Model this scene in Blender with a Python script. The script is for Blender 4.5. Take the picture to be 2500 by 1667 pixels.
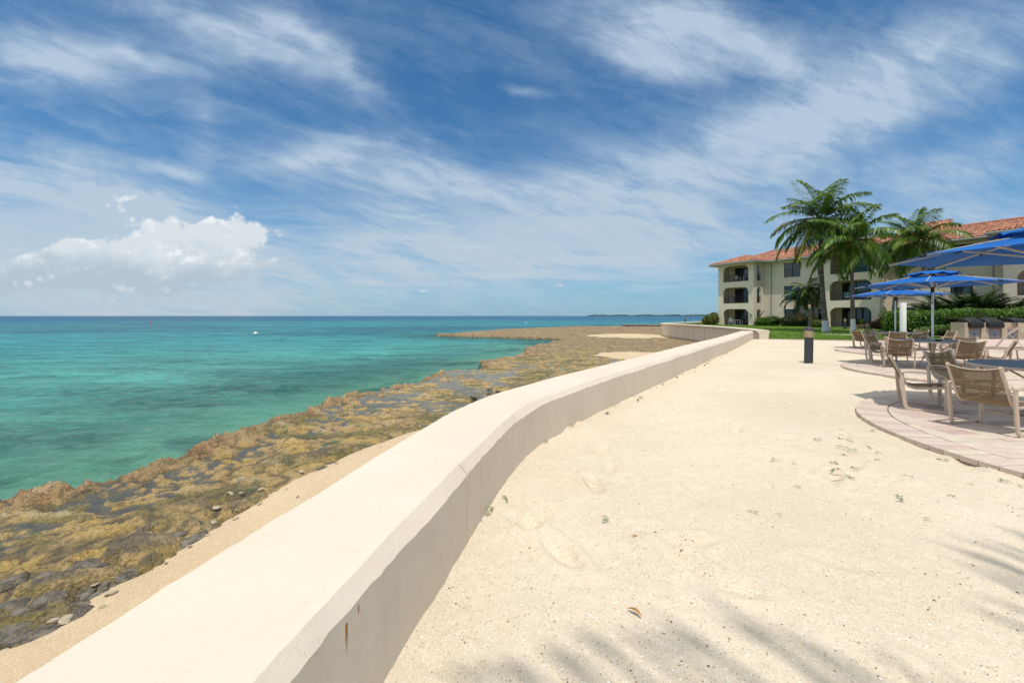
import bpy, bmesh, math, random
import numpy as np
from mathutils import Vector, Matrix, geometry

for _o in list(bpy.data.objects):
    bpy.data.objects.remove(_o)
scene = bpy.context.scene
C = scene.collection
R = math.radians

# ------------------------------------------------------------------ camera
EYE = 1.45                      # lens height above the sand terrace (z = 0)
FOC = 1000.0                    # focal length in pixels of a 2500-wide frame
SEA = -1.25                     # still water level
cam_d = bpy.data.cameras.new('camera')
cam_d.sensor_width = 36.0
cam_d.lens = 36.0 * FOC / 2500.0
cam_d.shift_y = -0.025
cam_d.clip_start = 0.05
cam_d.clip_end = 60000.0
cam = bpy.data.objects.new('camera', cam_d)
C.objects.link(cam)
cam.location = (0, 0, EYE)
cam.rotation_euler = (R(90), 0, 0)
scene.camera = cam

# ------------------------------------------------------------------ render / colour
scene.render.engine = 'CYCLES'
cy = scene.cycles
cy.use_denoising = True
try:
    cy.denoiser = 'OPENIMAGEDENOISE'
    cy.denoising_input_passes = 'RGB_ALBEDO_NORMAL'
    cy.denoising_prefilter = 'ACCURATE'
except Exception:
    pass
cy.max_bounces = 6
cy.diffuse_bounces = 3
cy.glossy_bounces = 3
cy.transmission_bounces = 4
cy.transparent_max_bounces = 12
cy.caustics_reflective = False
cy.caustics_refractive = False
cy.sample_clamp_indirect = 6.0
vs = scene.view_settings
vs.view_transform = 'Standard'
vs.look = 'None'
vs.gamma = 1.0
vs.use_curve_mapping = False
vs.exposure = 0.0

# ------------------------------------------------------------------ node helper
class NT:
    """tiny expression helper over a node tree"""
    def __init__(self, tree):
        self.t = tree
        self.n = tree.nodes
        self.l = tree.links
    def new(self, kind, **kw):
        nd = self.n.new(kind)
        for k, v in kw.items():
            setattr(nd, k, v)
        return nd
    def put(self, sock, v):
        if v is None:
            return
        if isinstance(v, (int, float)):
            try:
                sock.default_value = v
            except TypeError:
                sock.default_value = (v, v, v)
        elif isinstance(v, (tuple, list)):
            if len(v) == 3 and len(sock.default_value) == 4:
                v = (*v, 1.0)
            sock.default_value = v
        else:
            self.l.new(v, sock)
    def m(self, op, a, b=None, c=None, clamp=False):
        nd = self.new('ShaderNodeMath', operation=op, use_clamp=clamp)
        self.put(nd.inputs[0], a)
        self.put(nd.inputs[1], b)
        self.put(nd.inputs[2], c)
        return nd.outputs[0]
    def add(self, a, b): return self.m('ADD', a, b)
    def sub(self, a, b): return self.m('SUBTRACT', a, b)
    def mul(self, a, b): return self.m('MULTIPLY', a, b)
    def mix(self, f, a, b, mode='MIX'):
        nd = self.new('ShaderNodeMix', data_type='RGBA', blend_type=mode)
        self.put(nd.inputs[0], f)
        self.put(nd.inputs[6], a)
        self.put(nd.inputs[7], b)
        return nd.outputs[2]
    def sstep(self, v, lo, hi, a=0.0, b=1.0):
        nd = self.new('ShaderNodeMapRange', interpolation_type='SMOOTHSTEP')
        for i, x in enumerate((v, lo, hi, a, b)):
            self.put(nd.inputs[i], x)
        return nd.outputs[0]
    def lin(self, v, lo, hi, a=0.0, b=1.0):
        nd = self.new('ShaderNodeMapRange')
        for i, x in enumerate((v, lo, hi, a, b)):
            self.put(nd.inputs[i], x)
        return nd.outputs[0]
    def noise(self, vec, scale, detail=4.0, rough=0.5, dist=0.0, lac=2.0, dims='3D', color=False):
        nd = self.new('ShaderNodeTexNoise', noise_dimensions=dims)
        if vec is not None:
            self.l.new(vec, nd.inputs['Vector'])
        nd.inputs['Scale'].default_value = scale
        nd.inputs['Detail'].default_value = detail
        nd.inputs['Roughness'].default_value = rough
        nd.inputs['Lacunarity'].default_value = lac
        nd.inputs['Distortion'].default_value = dist
        return nd.outputs[1 if color else 0]
    def voro(self, vec, scale, feature='F1', out=0, rand=1.0):
        nd = self.new('ShaderNodeTexVoronoi', feature=feature)
        if vec is not None:
            self.l.new(vec, nd.inputs['Vector'])
        nd.inputs['Scale'].default_value = scale
        if 'Randomness' in nd.inputs:
            nd.inputs['Randomness'].default_value = rand
        return nd.outputs[out]
    def comb(self, x, y, z=0.0):
        nd = self.new('ShaderNodeCombineXYZ')
        self.put(nd.inputs[0], x)
        self.put(nd.inputs[1], y)
        self.put(nd.inputs[2], z)
        return nd.outputs[0]
    def sep(self, v):
        nd = self.new('ShaderNodeSeparateXYZ')
        self.l.new(v, nd.inputs[0])
        return nd.outputs
    def vmul(self, v, s):
        nd = self.new('ShaderNodeVectorMath', operation='MULTIPLY')
        self.l.new(v, nd.inputs[0])
        nd.inputs[1].default_value = s
        return nd.outputs[0]
    def vadd(self, a, b):
        nd = self.new('ShaderNodeVectorMath', operation='ADD')
        self.put(nd.inputs[0], a)
        self.put(nd.inputs[1], b)
        return nd.outputs[0]
    def ramp(self, f, stops, interp='LINEAR'):
        nd = self.new('ShaderNodeValToRGB')
        cr = nd.color_ramp
        cr.interpolation = interp
        while len(cr.elements) < len(stops):
            cr.elements.new(0.5)
        for e, (p, c) in zip(cr.elements, stops):
            e.position = p
            e.color = (*c, 1.0) if len(c) == 3 else c
        self.put(nd.inputs[0], f)
        return nd.outputs[0]
    def bump(self, h, strength=0.3, dist=0.01, normal=None):
        nd = self.new('ShaderNodeBump')
        nd.inputs['Strength'].default_value = strength
        nd.inputs['Distance'].default_value = dist
        self.l.new(h, nd.inputs['Height'])
        if normal is not None:
            self.l.new(normal, nd.inputs['Normal'])
        return nd.outputs[0]

# ------------------------------------------------------------------ sun and sky
sun_dir = Vector((-0.05, -0.35, 1.0)).normalized()   # towards the sun: high, behind the photographer
SUN_EL = math.asin(sun_dir.z)
sun_d = bpy.data.lights.new('sun', 'SUN')
sun_d.energy = 3.35
sun_d.angle = R(0.55)
sun_d.color = (1.0, 0.945, 0.865)
sun = bpy.data.objects.new('sun', sun_d)
C.objects.link(sun)
sun.rotation_euler = sun_dir.to_track_quat('Z', 'Y').to_euler()

SKY_TINT = (0.29, 0.76, 1.03)
world = bpy.data.worlds.new('World')
scene.world = world
world.use_nodes = True
w = NT(world.node_tree)
w.n.clear()
out = w.new('ShaderNodeOutputWorld')
bg = w.new('ShaderNodeBackground')
bg.inputs['Strength'].default_value = 0.112
w.l.new(bg.outputs[0], out.inputs[0])
sky = w.new('ShaderNodeTexSky', sky_type='NISHITA', sun_disc=False)
sky.sun_elevation = SUN_EL
sky.sun_rotation = math.atan2(sun_dir.x, sun_dir.y)        # same direction as the lamp
sky.altitude = 0.0
sky.air_density = 1.0
sky.dust_density = 0.6
sky.ozone_density = 2.5
dirv = w.new('ShaderNodeTexCoord').outputs['Generated']
dx, dy, dz = w.sep(dirv)[0:3]
# sky-fixed tangent coordinates: p across, q up (both tangents of angles measured round the north-south axis)
den = w.m('SQRT', w.add(w.mul(dy, dy), 0.004))
p = w.m('DIVIDE', dx, den)
q = w.m('DIVIDE', dz, den)
def pq(x, y):
    return (x - 1250) / 1000.0, (771 - y) / 1000.0
pqv = w.comb(p, q, 0.0)
warp = w.noise(pqv, 2.3, 4, 0.55, color=True)
wx, wy, wz = w.sep(warp)[0:3]
wofs = w.new('ShaderNodeVectorMath', operation='MULTIPLY_ADD')
w.l.new(warp, wofs.inputs[0])
wofs.inputs[1].default_value = (0.34, 0.22, 0.0)
wofs.inputs[2].default_value = (-0.17, -0.11, 0.0)
pqw = w.vadd(pqv, wofs.outputs[0])
def blobs(vec, lst):
    """sum of soft elliptical patches of cloud, each round one direction; the angle is positive when it falls to the right"""
    acc = None
    for cx, cy, rx, ry, ang, wt in lst:
        mp = w.new('ShaderNodeMapping', vector_type='TEXTURE')
        a_, b_ = pq(cx, cy)
        mp.inputs['Location'].default_value = (a_, b_, 0)
        mp.inputs['Rotation'].default_value = (0, 0, -R(ang))
        mp.inputs['Scale'].default_value = (rx * 0.00215, ry * 0.00215, 1)
        w.l.new(vec, mp.inputs['Vector'])
        gr = w.new('ShaderNodeTexGradient', gradient_type='QUADRATIC_SPHERE')
        w.l.new(mp.outputs[0], gr.inputs[0])
        nd = w.new('ShaderNodeMath', operation='MULTIPLY_ADD')
        w.l.new(gr.outputs[1], nd.inputs[0])
        nd.inputs[1].default_value = wt * 1.18
        if acc is None:
            nd.inputs[2].default_value = 0.0
        else:
            w.l.new(acc, nd.inputs[2])
        acc = nd.outputs[0]
    return acc
# high thin cloud: where it lies
veil = blobs(pqw, [
    (150, 175, 210, 85, 10, 0.95), (350, 165, 120, 34, 8, 0.6),
    (600, 85, 330, 85, 20, 0.85), (740, 160, 170, 45, 22, 0.75),
    (505, 290, 70, 170, 0, 0.40),
    (780, 400, 330, 55, 4, 0.75), (1030, 445, 210, 58, 24, 1.0),
    (430, 415, 95, 15, 13, 0.9),
    (40, 620, 500, 200, 14, 2.3), (250, 560, 260, 110, 16, 0.7),
    (900, 650, 420, 120, 0, 0.75), (1230, 550, 380, 110, 0, 0.65),
    (1620, 70, 230, 95, 10, 0.95), (1560, 150, 110, 35, 18, 0.5), (1900, 150, 330, 110, 12, 0.55), (2250, 170, 420, 150, -14, 0.72),
    (1560, 470, 330, 120, -16, 0.80), (1900, 360, 330, 70, -22, 0.75), (1420, 590, 320, 50, 0, 0.7), (2300, 420, 300, 60, -8, 0.6),
    (1280, 222, 70, 20, 6, 0.8), (1800, 570, 700, 110, 0, 0.45), (2420, 560, 300, 120, 0, 0.5)])
# fibres: noise drawn out along the wind, on a flat layer overhead so that they converge towards the horizon
iq = w.m('DIVIDE', 1.0, w.add(w.m('MAXIMUM', q, 0.0), 0.22))
lu = w.add(w.mul(p, iq), w.mul(wx, 0.9))
lv = w.add(iq, w.mul(wy, 0.9))
fib1 = w.noise(w.comb(w.add(w.mul(lu, 0.9), w.mul(lv, 0.5)), w.sub(w.mul(lv, 2.6), w.mul(lu, 1.3)), 0.0), 1.5, 7, 0.62, 0.35)
fib2 = w.noise(w.comb(w.add(p, w.mul(q, -0.35)), w.add(w.mul(q, 4.2), w.mul(p, 1.3)), 3.7), 2.6, 8, 0.68, 0.5)
tex = w.add(w.mul(fib1, 0.52), w.mul(fib2, 0.60))
veil = w.add(veil, w.mul(w.sstep(q, 0.74, 1.3), 1.25))      # unseen overhead cloud, thickened to whiten the ambient light
cir = w.mul(w.sstep(veil, 0.05, 1.15), w.m('MAXIMUM', w.lin(tex, 0.30, 0.74, 0.0, 1.25), w.sstep(veil, 0.9, 1.7, 0.0, 0.8)))
cir = w.m('MULTIPLY_ADD', w.sstep(tex, 0.40, 0.85), 0.34, cir)
cir = w.m('MINIMUM', w.m('MAXIMUM', cir, 0.0), 0.92)
# pale air and flat streaks near the horizon
hz = w.m('EXPONENT', w.mul(w.m('MAXIMUM', q, 0.0), -4.6))
strk = w.noise(w.comb(w.mul(p, 2.0), w.mul(q, 26.0), 1.3), 1.7, 5, 0.55, 0.4)
low = w.mul(w.mul(w.sstep(strk, 0.46, 0.68), w.sstep(q, 0.015, 0.10)), w.sstep(q, 0.34, 0.14))
tint = w.mix(1.0, sky.outputs[0], SKY_TINT, 'MULTIPLY')
c1 = w.mix(w.mul(hz, 0.70), tint, (3.1, 4.5, 6.0))
c2 = w.mix(cir, c1, w.mix(w.sstep(q, 0.75, 2.2), w.mix(w.sstep(q, 0.02, 0.5), (4.5, 5.45, 6.25), (4.4, 5.5, 6.7)), (8.6, 8.6, 8.4)))      # cloud overhead, out of view, made whiter to neutralise the ambient light
c3 = w.mix(w.mul(low, 0.40), c2, (5.0, 5.8, 6.5))
w.l.new(c3, bg.inputs['Color'])
# heaped cloud low over the sea: the field and the same noise displaced towards the light
nzA = w.noise(w.comb(p, w.mul(q, 1.25), 5.5), 10.0, 8, 0.56, 0.15)
nzB = w.noise(w.comb(w.add(p, 0.004), w.mul(w.add(q, 0.014), 1.25), 5.5), 10.0, 6, 0.56, 0.15)
pqh = w.vadd(pqv, w.vmul(w.noise(pqv, 16.0, 4, 0.6, color=True), (0.05, 0.035, 0.0)))
shp = blobs(pqh, [
    (430, 605, 190, 50, 0, 1.15), (520, 585, 110, 46, 0, 0.95), (110, 640, 120, 34, 0, 0.8), (250, 625, 120, 34, 0, 0.85), (205, 590, 52, 30, 0, 1.05), (300, 598, 60, 26, 0, 0.6),
    (330, 640, 280, 34, 0, 0.95), (190, 655, 150, 26, 0, 0.85), (330, 672, 260, 24, 0, 0.85),
    (635, 548, 78, 32, 6, 1.05), (600, 488, 60, 26, 20, 0.66),
    (420, 535, 100, 36, 0, 0.82), (345, 472, 120, 28, -10, 0.60),
    (32, 698, 44, 28, 0, 0.95), (440, 697, 260, 14, 0, 0.55), (1392, 676, 30, 9, 0, 0.7),
    (1050, 692, 120, 10, 0, 0.5), (660, 633, 80, 14, -14, 0.60), (320, 712, 160, 8, 0, 0.45)])
vor = w.new('ShaderNodeTexVoronoi', feature='F1')
w.l.new(w.vadd(w.comb(p, w.mul(q, 1.2), 1.0), w.vmul(warp, (0.02, 0.02, 0.0))), vor.inputs['Vector'])
vor.inputs['Scale'].default_value = 24.0
vor.inputs['Detail'].default_value = 2.5
vor.inputs['Roughness'].default_value = 0.55
lob = w.sub(0.42, vor.outputs[0])
h0 = w.add(w.m('MULTIPLY_ADD', w.sub(nzA, 0.5), 1.15, shp), w.mul(lob, 0.42))
cum = w.mul(w.sstep(h0, 0.30, 0.60), w.sstep(shp, 0.03, 0.25))
lit = w.sstep(w.add(w.sub(nzA, nzB), w.mul(lob, 0.22)), -0.11, 0.12)
topm = w.sstep(w.m('MULTIPLY_ADD', nzA, 0.18, q), 0.180, 0.275)
lit = w.m('MINIMUM', w.add(w.mul(lit, 0.46), w.mul(topm, 0.60)), 1.0)
cumcol = w.mix(lit, (4.1, 4.95, 5.8), (7.9, 8.2, 8.3))
c4 = w.mix(w.mul(cum, 0.94), c3, cumcol)
bg2 = w.new('ShaderNodeBackground')
bg2.inputs['Strength'].default_value = 0.112
w.l.new(c4, bg2.inputs['Color'])
gate = w.mul(w.mul(w.m('LESS_THAN', q, 0.36), w.m('GREATER_THAN', q, 0.0)), w.m('LESS_THAN', p, 0.2))
mixs = w.new('ShaderNodeMixShader')
w.l.new(gate, mixs.inputs[0])
w.l.new(bg.outputs[0], mixs.inputs[1])
w.l.new(bg2.outputs[0], mixs.inputs[2])
w.l.new(mixs.outputs[0], out.inputs[0])
try:
    world.cycles.sampling_method = 'MANUAL'
    world.cycles.sample_map_resolution = 512
except Exception:
    pass

# ------------------------------------------------------------------ helpers
def P(x, y, d):
    """a point d metres in front of the lens seen at pixel (x, y) of the 2500-wide photograph"""
    return Vector(((x - 1250) * d / FOC, d, EYE - (y - 771) * d / FOC))
def G(x, y, z=0.0):
    """the same, on the level z"""
    d = (EYE - z) * FOC / (y - 771)
    return Vector(((x - 1250) * d / FOC, d, z))

def tag(o, label=None, cat=None, group=None, kind=None):
    if label: o['label'] = label
    if cat: o['category'] = cat
    if group: o['group'] = group
    if kind: o['kind'] = kind
    return o
def empty(name, loc=(0, 0, 0), rz=0.0, parent=None):
    o = bpy.data.objects.new(name, None)
    C.objects.link(o)
    o.location = loc
    o.rotation_euler = (0, 0, rz)
    o.parent = parent
    o.empty_display_size = 0.2
    return o
def link_mesh(name, me, mat, parent=None):
    o = bpy.data.objects.new(name, me)
    C.objects.link(o)
    if mat is not None and not me.materials:
        me.materials.append(mat)
    o.parent = parent
    return o
def copy_tree(o, parent=None):
    c = o.copy()
    C.objects.link(c)
    c.parent = parent
    for ch in [x for x in bpy.data.objects if x.parent == o]:
        copy_tree(ch, c)
    return c

class MB:
    """collects shapes; build() links them as one mesh object"""
    def __init__(self):
        self.v = []
        self.f = []
    def face(self, *pts):
        i = len(self.v)
        self.v += [tuple(p_) for p_ in pts]
        self.f.append(tuple(range(i, i + len(pts))))
    def box(self, c, s, rz=0.0, m=None):
        x, y, z = s[0] / 2, s[1] / 2, s[2] / 2
        ca, sa = math.cos(rz), math.sin(rz)
        i = len(self.v)
        for dx_, dy_, dz_ in ((-x, -y, -z), (x, -y, -z), (x, y, -z), (-x, y, -z), (-x, -y, z), (x, -y, z), (x, y, z), (-x, y, z)):
            pt = Vector((c[0] + dx_ * ca - dy_ * sa, c[1] + dx_ * sa + dy_ * ca, c[2] + dz_))
            if m is not None:
                pt = m @ pt
            self.v.append(tuple(pt))
        for a in ((0, 3, 2, 1), (4, 5, 6, 7), (0, 1, 5, 4), (1, 2, 6, 5), (2, 3, 7, 6), (3, 0, 4, 7)):
            self.f.append(tuple(i + k for k in a))
        return self
    def bb(self, x0, x1, y0, y1, z0, z1):
        return self.box(((x0 + x1) / 2, (y0 + y1) / 2, (z0 + z1) / 2), (abs(x1 - x0), abs(y1 - y0), abs(z1 - z0)))
    def sweep(self, pts, prof, closed=True, up=(0, 0, 1), caps=True, scales=None):
        """sweep a 2D profile (list of (side, up)) along points"""
        pts = [Vector(p_) for p_ in pts]
        n = len(pts)
        k = len(prof)
        base = len(self.v)
        upv = Vector(up)
        last = None
        for i in range(n):
            if i == 0: t = pts[1] - pts[0]
            elif i == n - 1: t = pts[-1] - pts[-2]
            else: t = (pts[i + 1] - pts[i]).normalized() + (pts[i] - pts[i - 1]).normalized()
            t = t.normalized() if t.length > 1e-9 else Vector((0, 0, 1))
            s = t.cross(upv)
            if s.length < 0.05:
                s = last if last is not None else t.cross(Vector((0, 1, 0)))
            s = (s - t * s.dot(t)).normalized()
            last = s
            u = s.cross(t).normalized()
            sc = 1.0 if scales is None else scales[i]
            for a, b in prof:
                self.v.append(tuple(pts[i] + s * (a * sc) + u * (b * sc)))
        for i in range(n - 1):
            for j in range(k if closed else k - 1):
                a = base + i * k + j
                b = base + i * k + (j + 1) % k
                self.f.append((a, b, b + k, a + k))
        if caps and closed:
            self.f.append(tuple(base + j for j in reversed(range(k))))
            self.f.append(tuple(base + (n - 1) * k + j for j in range(k)))
        return self
    def tube(self, pts, r, sides=8, scales=None, up=(0, 0, 1)):
        prof = [(r * math.cos(2 * math.pi * j / sides), r * math.sin(2 * math.pi * j / sides)) for j in range(sides)]
        return self.sweep(pts, prof, scales=scales, up=up)
    def bar(self, pts, wdt, th, up=(0, 0, 1)):
        a, b = wdt / 2, th / 2
        e = min(a, b) * 0.35
        prof = [(-a + e, -b), (a - e, -b), (a, -b + e), (a, b - e), (a - e, b), (-a + e, b), (-a, b - e), (-a, -b + e)]
        return self.sweep(pts, prof, up=up)
    def lathe(self, prof, c=(0, 0, 0), n=20, cap=True):
        base = len(self.v)
        for r_, z_ in prof:
            for j in range(n):
                a = 2 * math.pi * j / n
                self.v.append((c[0] + r_ * math.cos(a), c[1] + r_ * math.sin(a), c[2] + z_))
        for i in range(len(prof) - 1):
            for j in range(n):
                a = base + i * n + j
                b = base + i * n + (j + 1) % n
                self.f.append((a, b, b + n, a + n))
        if cap:
            self.f.append(tuple(base + j for j in reversed(range(n))))
            self.f.append(tuple(base + (len(prof) - 1) * n + j for j in range(n)))
        return self
    def build(self, name, mat, parent=None, smooth=False, sharp=38):
        me = bpy.data.meshes.new(name)
        me.from_pydata(self.v, [], self.f)
        if smooth:
            me.polygons.foreach_set('use_smooth', [True] * len(me.polygons))
            try:
                me.set_sharp_from_angle(angle=R(sharp))
            except Exception:
                pass
        me.update()
        return link_mesh(name, me, mat, parent)

def grid_mesh(name, X, Y, Z, mat, keep=None, smooth=True, parent=None, attrs=None, colors=None):
    """a sheet from 2D arrays"""
    n, m_ = X.shape
    co = np.stack([X, Y, Z], -1).reshape(-1, 3).astype(np.float32)
    idx = np.arange(n * m_).reshape(n, m_)
    a, b, c, d = idx[:-1, :-1], idx[1:, :-1], idx[1:, 1:], idx[:-1, 1:]
    q_ = np.stack([a, d, c, b], -1).reshape(-1, 4)
    if keep is not None:
        k = keep
        kk = (k[:-1, :-1] & k[1:, :-1] & k[1:, 1:] & k[:-1, 1:]).reshape(-1)
        q_ = q_[kk]
        used = np.zeros(n * m_, bool)
        used[q_.reshape(-1)] = True
        remap = np.cumsum(used) - 1
        co = co[used]
        q_ = remap[q_]
    else:
        used = np.ones(n * m_, bool)
    me = bpy.data.meshes.new(name)
    nf = len(q_)
    me.vertices.add(len(co))
    me.vertices.foreach_set('co', co.reshape(-1))
    me.loops.add(nf * 4)
    me.loops.foreach_set('vertex_index', q_.reshape(-1).astype(np.int32))
    me.polygons.add(nf)
    me.polygons.foreach_set('loop_start', (np.arange(nf) * 4).astype(np.int32))
    try:
        me.polygons.foreach_set('loop_total', np.full(nf, 4, np.int32))
    except Exception:
        pass
    me.polygons.foreach_set('use_smooth', np.full(nf, smooth))
    me.update(calc_edges=True)
    for k, arr in (attrs or {}).items():
        at = me.attributes.new(k, 'FLOAT', 'POINT')
        at.data.foreach_set('value', arr.reshape(-1)[used].astype(np.float32))
    for k, arr in (colors or {}).items():
        at = me.attributes.new(k, 'FLOAT_COLOR', 'POINT')
        col = arr.reshape(-1, 3)[used]
        col = np.concatenate([col, np.ones((len(col), 1))], 1)
        at.data.foreach_set('color', col.astype(np.float32).reshape(-1))
    me.validate()
    return link_mesh(name, me, mat, parent)

def soup(name, verts, faces_n, mat, parent=None, smooth=False, colors=None):
    """many identical-sized faces from arrays: verts (N, k, 3)"""
    n, k, _ = verts.shape
    me = bpy.data.meshes.new(name)
    me.vertices.add(n * k)
    me.vertices.foreach_set('co', verts.reshape(-1).astype(np.float32))
    fi = np.asarray(faces_n)                      # (f, c) indices inside one piece
    allf = (np.arange(n)[:, None, None] * k + fi[None]).reshape(-1, fi.shape[1])
    nf, c = allf.shape
    me.loops.add(nf * c)
    me.loops.foreach_set('vertex_index', allf.reshape(-1).astype(np.int32))
    me.polygons.add(nf)
    me.polygons.foreach_set('loop_start', (np.arange(nf) * c).astype(np.int32))
    try:
        me.polygons.foreach_set('loop_total', np.full(nf, c, np.int32))
    except Exception:
        pass
    me.polygons.foreach_set('use_smooth', np.full(nf, smooth))
    me.update(calc_edges=True)
    if colors is not None:
        at = me.attributes.new('col', 'FLOAT_COLOR', 'POINT')
        cc = np.repeat(colors, k, axis=0)
        cc = np.concatenate([cc, np.ones((len(cc), 1))], 1)
        at.data.foreach_set('color', cc.astype(np.float32).reshape(-1))
    return link_mesh(name, me, mat, parent)

# value / gradient noise on arrays
_rs = np.random.RandomState(7)
_perm = _rs.permutation(4096).astype(np.int64)
_gr = _rs.rand(4096) * 2 * np.pi
_gx, _gy = np.cos(_gr), np.sin(_gr)
def perlin(x, y, seed=0):
    xi = np.floor(x).astype(np.int64)
    yi = np.floor(y).astype(np.int64)
    xf, yf = x - xi, y - yi
    u = xf * xf * xf * (xf * (xf * 6 - 15) + 10)
    v = yf * yf * yf * (yf * (yf * 6 - 15) + 10)
    def g(ix, iy, fx, fy):
        h = _perm[(_perm[(ix + seed * 131) & 4095] + iy) & 4095]
        return _gx[h] * fx + _gy[h] * fy
    n00 = g(xi, yi, xf, yf)
    n10 = g(xi + 1, yi, xf - 1, yf)
    n01 = g(xi, yi + 1, xf, yf - 1)
    n11 = g(xi + 1, yi + 1, xf - 1, yf - 1)
    return (n00 * (1 - u) + n10 * u) * (1 - v) + (n01 * (1 - u) + n11 * u) * v
def fbm(x, y, octaves=4, seed=0, gain=0.5, lac=2.03, ridged=False):
    s = np.zeros_like(x)
    a = 1.0
    f = 1.0
    for i in range(octaves):
        n_ = perlin(x * f + 17.3 * i, y * f - 9.1 * i, seed + i)
        s = s + a * ((0.5 - np.abs(n_) * 1.6) if ridged else n_)
        a *= gain
        f *= lac
    return s
def smooth01(x, lo, hi):
    t = np.clip((x - lo) / (hi - lo), 0, 1)
    return t * t * (3 - 2 * t)
def poly_dist(X, Y, pts, closed=False):
    """unsigned distance to a polyline"""
    d = np.full(X.shape, 1e9)
    n = len(pts)
    for i in range(n if closed else n - 1):
        x0, y0 = pts[i]
        x1, y1 = pts[(i + 1) % n]
        ex, ey = x1 - x0, y1 - y0
        L = ex * ex + ey * ey + 1e-12
        t = np.clip(((X - x0) * ex + (Y - y0) * ey) / L, 0, 1)
        d = np.minimum(d, (X - x0 - t * ex) ** 2 + (Y - y0 - t * ey) ** 2)
    return np.sqrt(d)
def inside(X, Y, pts):
    r_ = np.zeros(X.shape, bool)
    n = len(pts)
    j = n - 1
    for i in range(n):
        xi, yi = pts[i]
        xj, yj = pts[j]
        if yi != yj:
            c = ((yi > Y) != (yj > Y)) & (X < (xj - xi) * (Y - yi) / (yj - yi) + xi)
            r_ ^= c
        j = i
    return r_
def smooth_line(pts, n=8):
    """Catmull-Rom through 2D / 3D points"""
    pts = [Vector((*p_, 0)) if len(p_) == 2 else Vector(p_) for p_ in pts]
    out_ = []
    for i in range(len(pts) - 1):
        p0 = pts[max(i - 1, 0)]
        p1, p2 = pts[i], pts[i + 1]
        p3 = pts[min(i + 2, len(pts) - 1)]
        for k in range(n):
            t = k / n
            out_.append(0.5 * ((2 * p1) + (p2 - p0) * t + (2 * p0 - 5 * p1 + 4 * p2 - p3) * t * t + (-p0 + 3 * p1 - 3 * p2 + p3) * t ** 3))
    out_.append(pts[-1])
    return out_

# ------------------------------------------------------------------ materials
def mat(name, col=(0.5, 0.5, 0.5), rough=0.7, spec=0.3, metal=0.0, var=0.0, vscale=3.0, bump=0.0, bscale=40.0, bdist=0.01, coat=0.0):
    m_ = bpy.data.materials.new(name)
    m_.use_nodes = True
    t = NT(m_.node_tree)
    b = t.n['Principled BSDF']
    b.inputs['Roughness'].default_value = rough
    b.inputs['Metallic'].default_value = metal
    b.inputs['Specular IOR Level'].default_value = spec
    b.inputs['Coat Weight'].default_value = coat
    b.inputs['Base Color'].default_value = (*col, 1)
    co = t.new('ShaderNodeTexCoord').outputs['Object']
    if var > 0:
        nz = t.noise(co, vscale, 6, 0.6)
        f = t.lin(nz, 0.25, 0.75, 1.0 - var, 1.0 + var)
        c_ = t.mix(1.0, (*col, 1), t.comb(f, f, f), 'MULTIPLY')
        t.l.new(c_, b.inputs['Base Color'])
    if bump > 0:
        t.l.new(t.bump(t.noise(co, bscale, 5, 0.6), bump, bdist), b.inputs['Normal'])
    return m_
def nodes_of(m_):
    t = NT(m_.node_tree)
    return t, t.n['Principled BSDF']
def new_mat(name, rough=0.8, spec=0.2):
    m_ = bpy.data.materials.new(name)
    m_.use_nodes = True
    t, b = nodes_of(m_)
    b.inputs['Roughness'].default_value = rough
    b.inputs['Specular IOR Level'].default_value = spec
    return m_, t, b

# sand
def sand_material(name, c_dark, c_mid, c_light):
    m_, t, b = new_mat(name, 0.95, 0.1)
    pos = t.new('ShaderNodeNewGeometry').outputs['Position']
    big = t.noise(pos, 0.55, 5, 0.6)
    grain = t.noise(pos, 160.0, 3, 0.7)
    mid = t.noise(pos, 14.0, 6, 0.65)
    speck = t.voro(pos, 150.0, 'F1', 1)
    c0 = t.mix(t.sstep(t.add(t.mul(big, 0.6), t.mul(mid, 0.5)), 0.38, 0.72), c_dark, c_mid)
    c1 = t.mix(t.sstep(grain, 0.42, 0.78), c0, c_light)
    sp = t.sep(speck)[0]
    c2 = t.mix(t.mul(t.sstep(sp, 0.955, 0.975), 0.45), c1, (0.20, 0.14, 0.09, 1))
    sp2 = t.sep(speck)[1]
    c3 = t.mix(t.mul(t.sstep(sp2, 0.93, 0.97), 0.5), c2, (0.86, 0.80, 0.70, 1))
    t.l.new(c3, b.inputs['Base Color'])
    h = t.add(t.add(t.mul(mid, 0.5), t.mul(grain, 0.22)), t.mul(t.noise(pos, 4.5, 3, 0.5), 1.0))
    t.l.new(t.bump(h, 0.55, 0.03), b.inputs['Normal'])
    return m_
M_SAND = sand_material('sand', (0.57, 0.475, 0.345, 1), (0.665, 0.57, 0.435, 1), (0.77, 0.69, 0.56, 1))
M_BEACH = sand_material('beach_sand', (0.50, 0.37, 0.22, 1), (0.60, 0.46, 0.29, 1), (0.70, 0.57, 0.40, 1))

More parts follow.
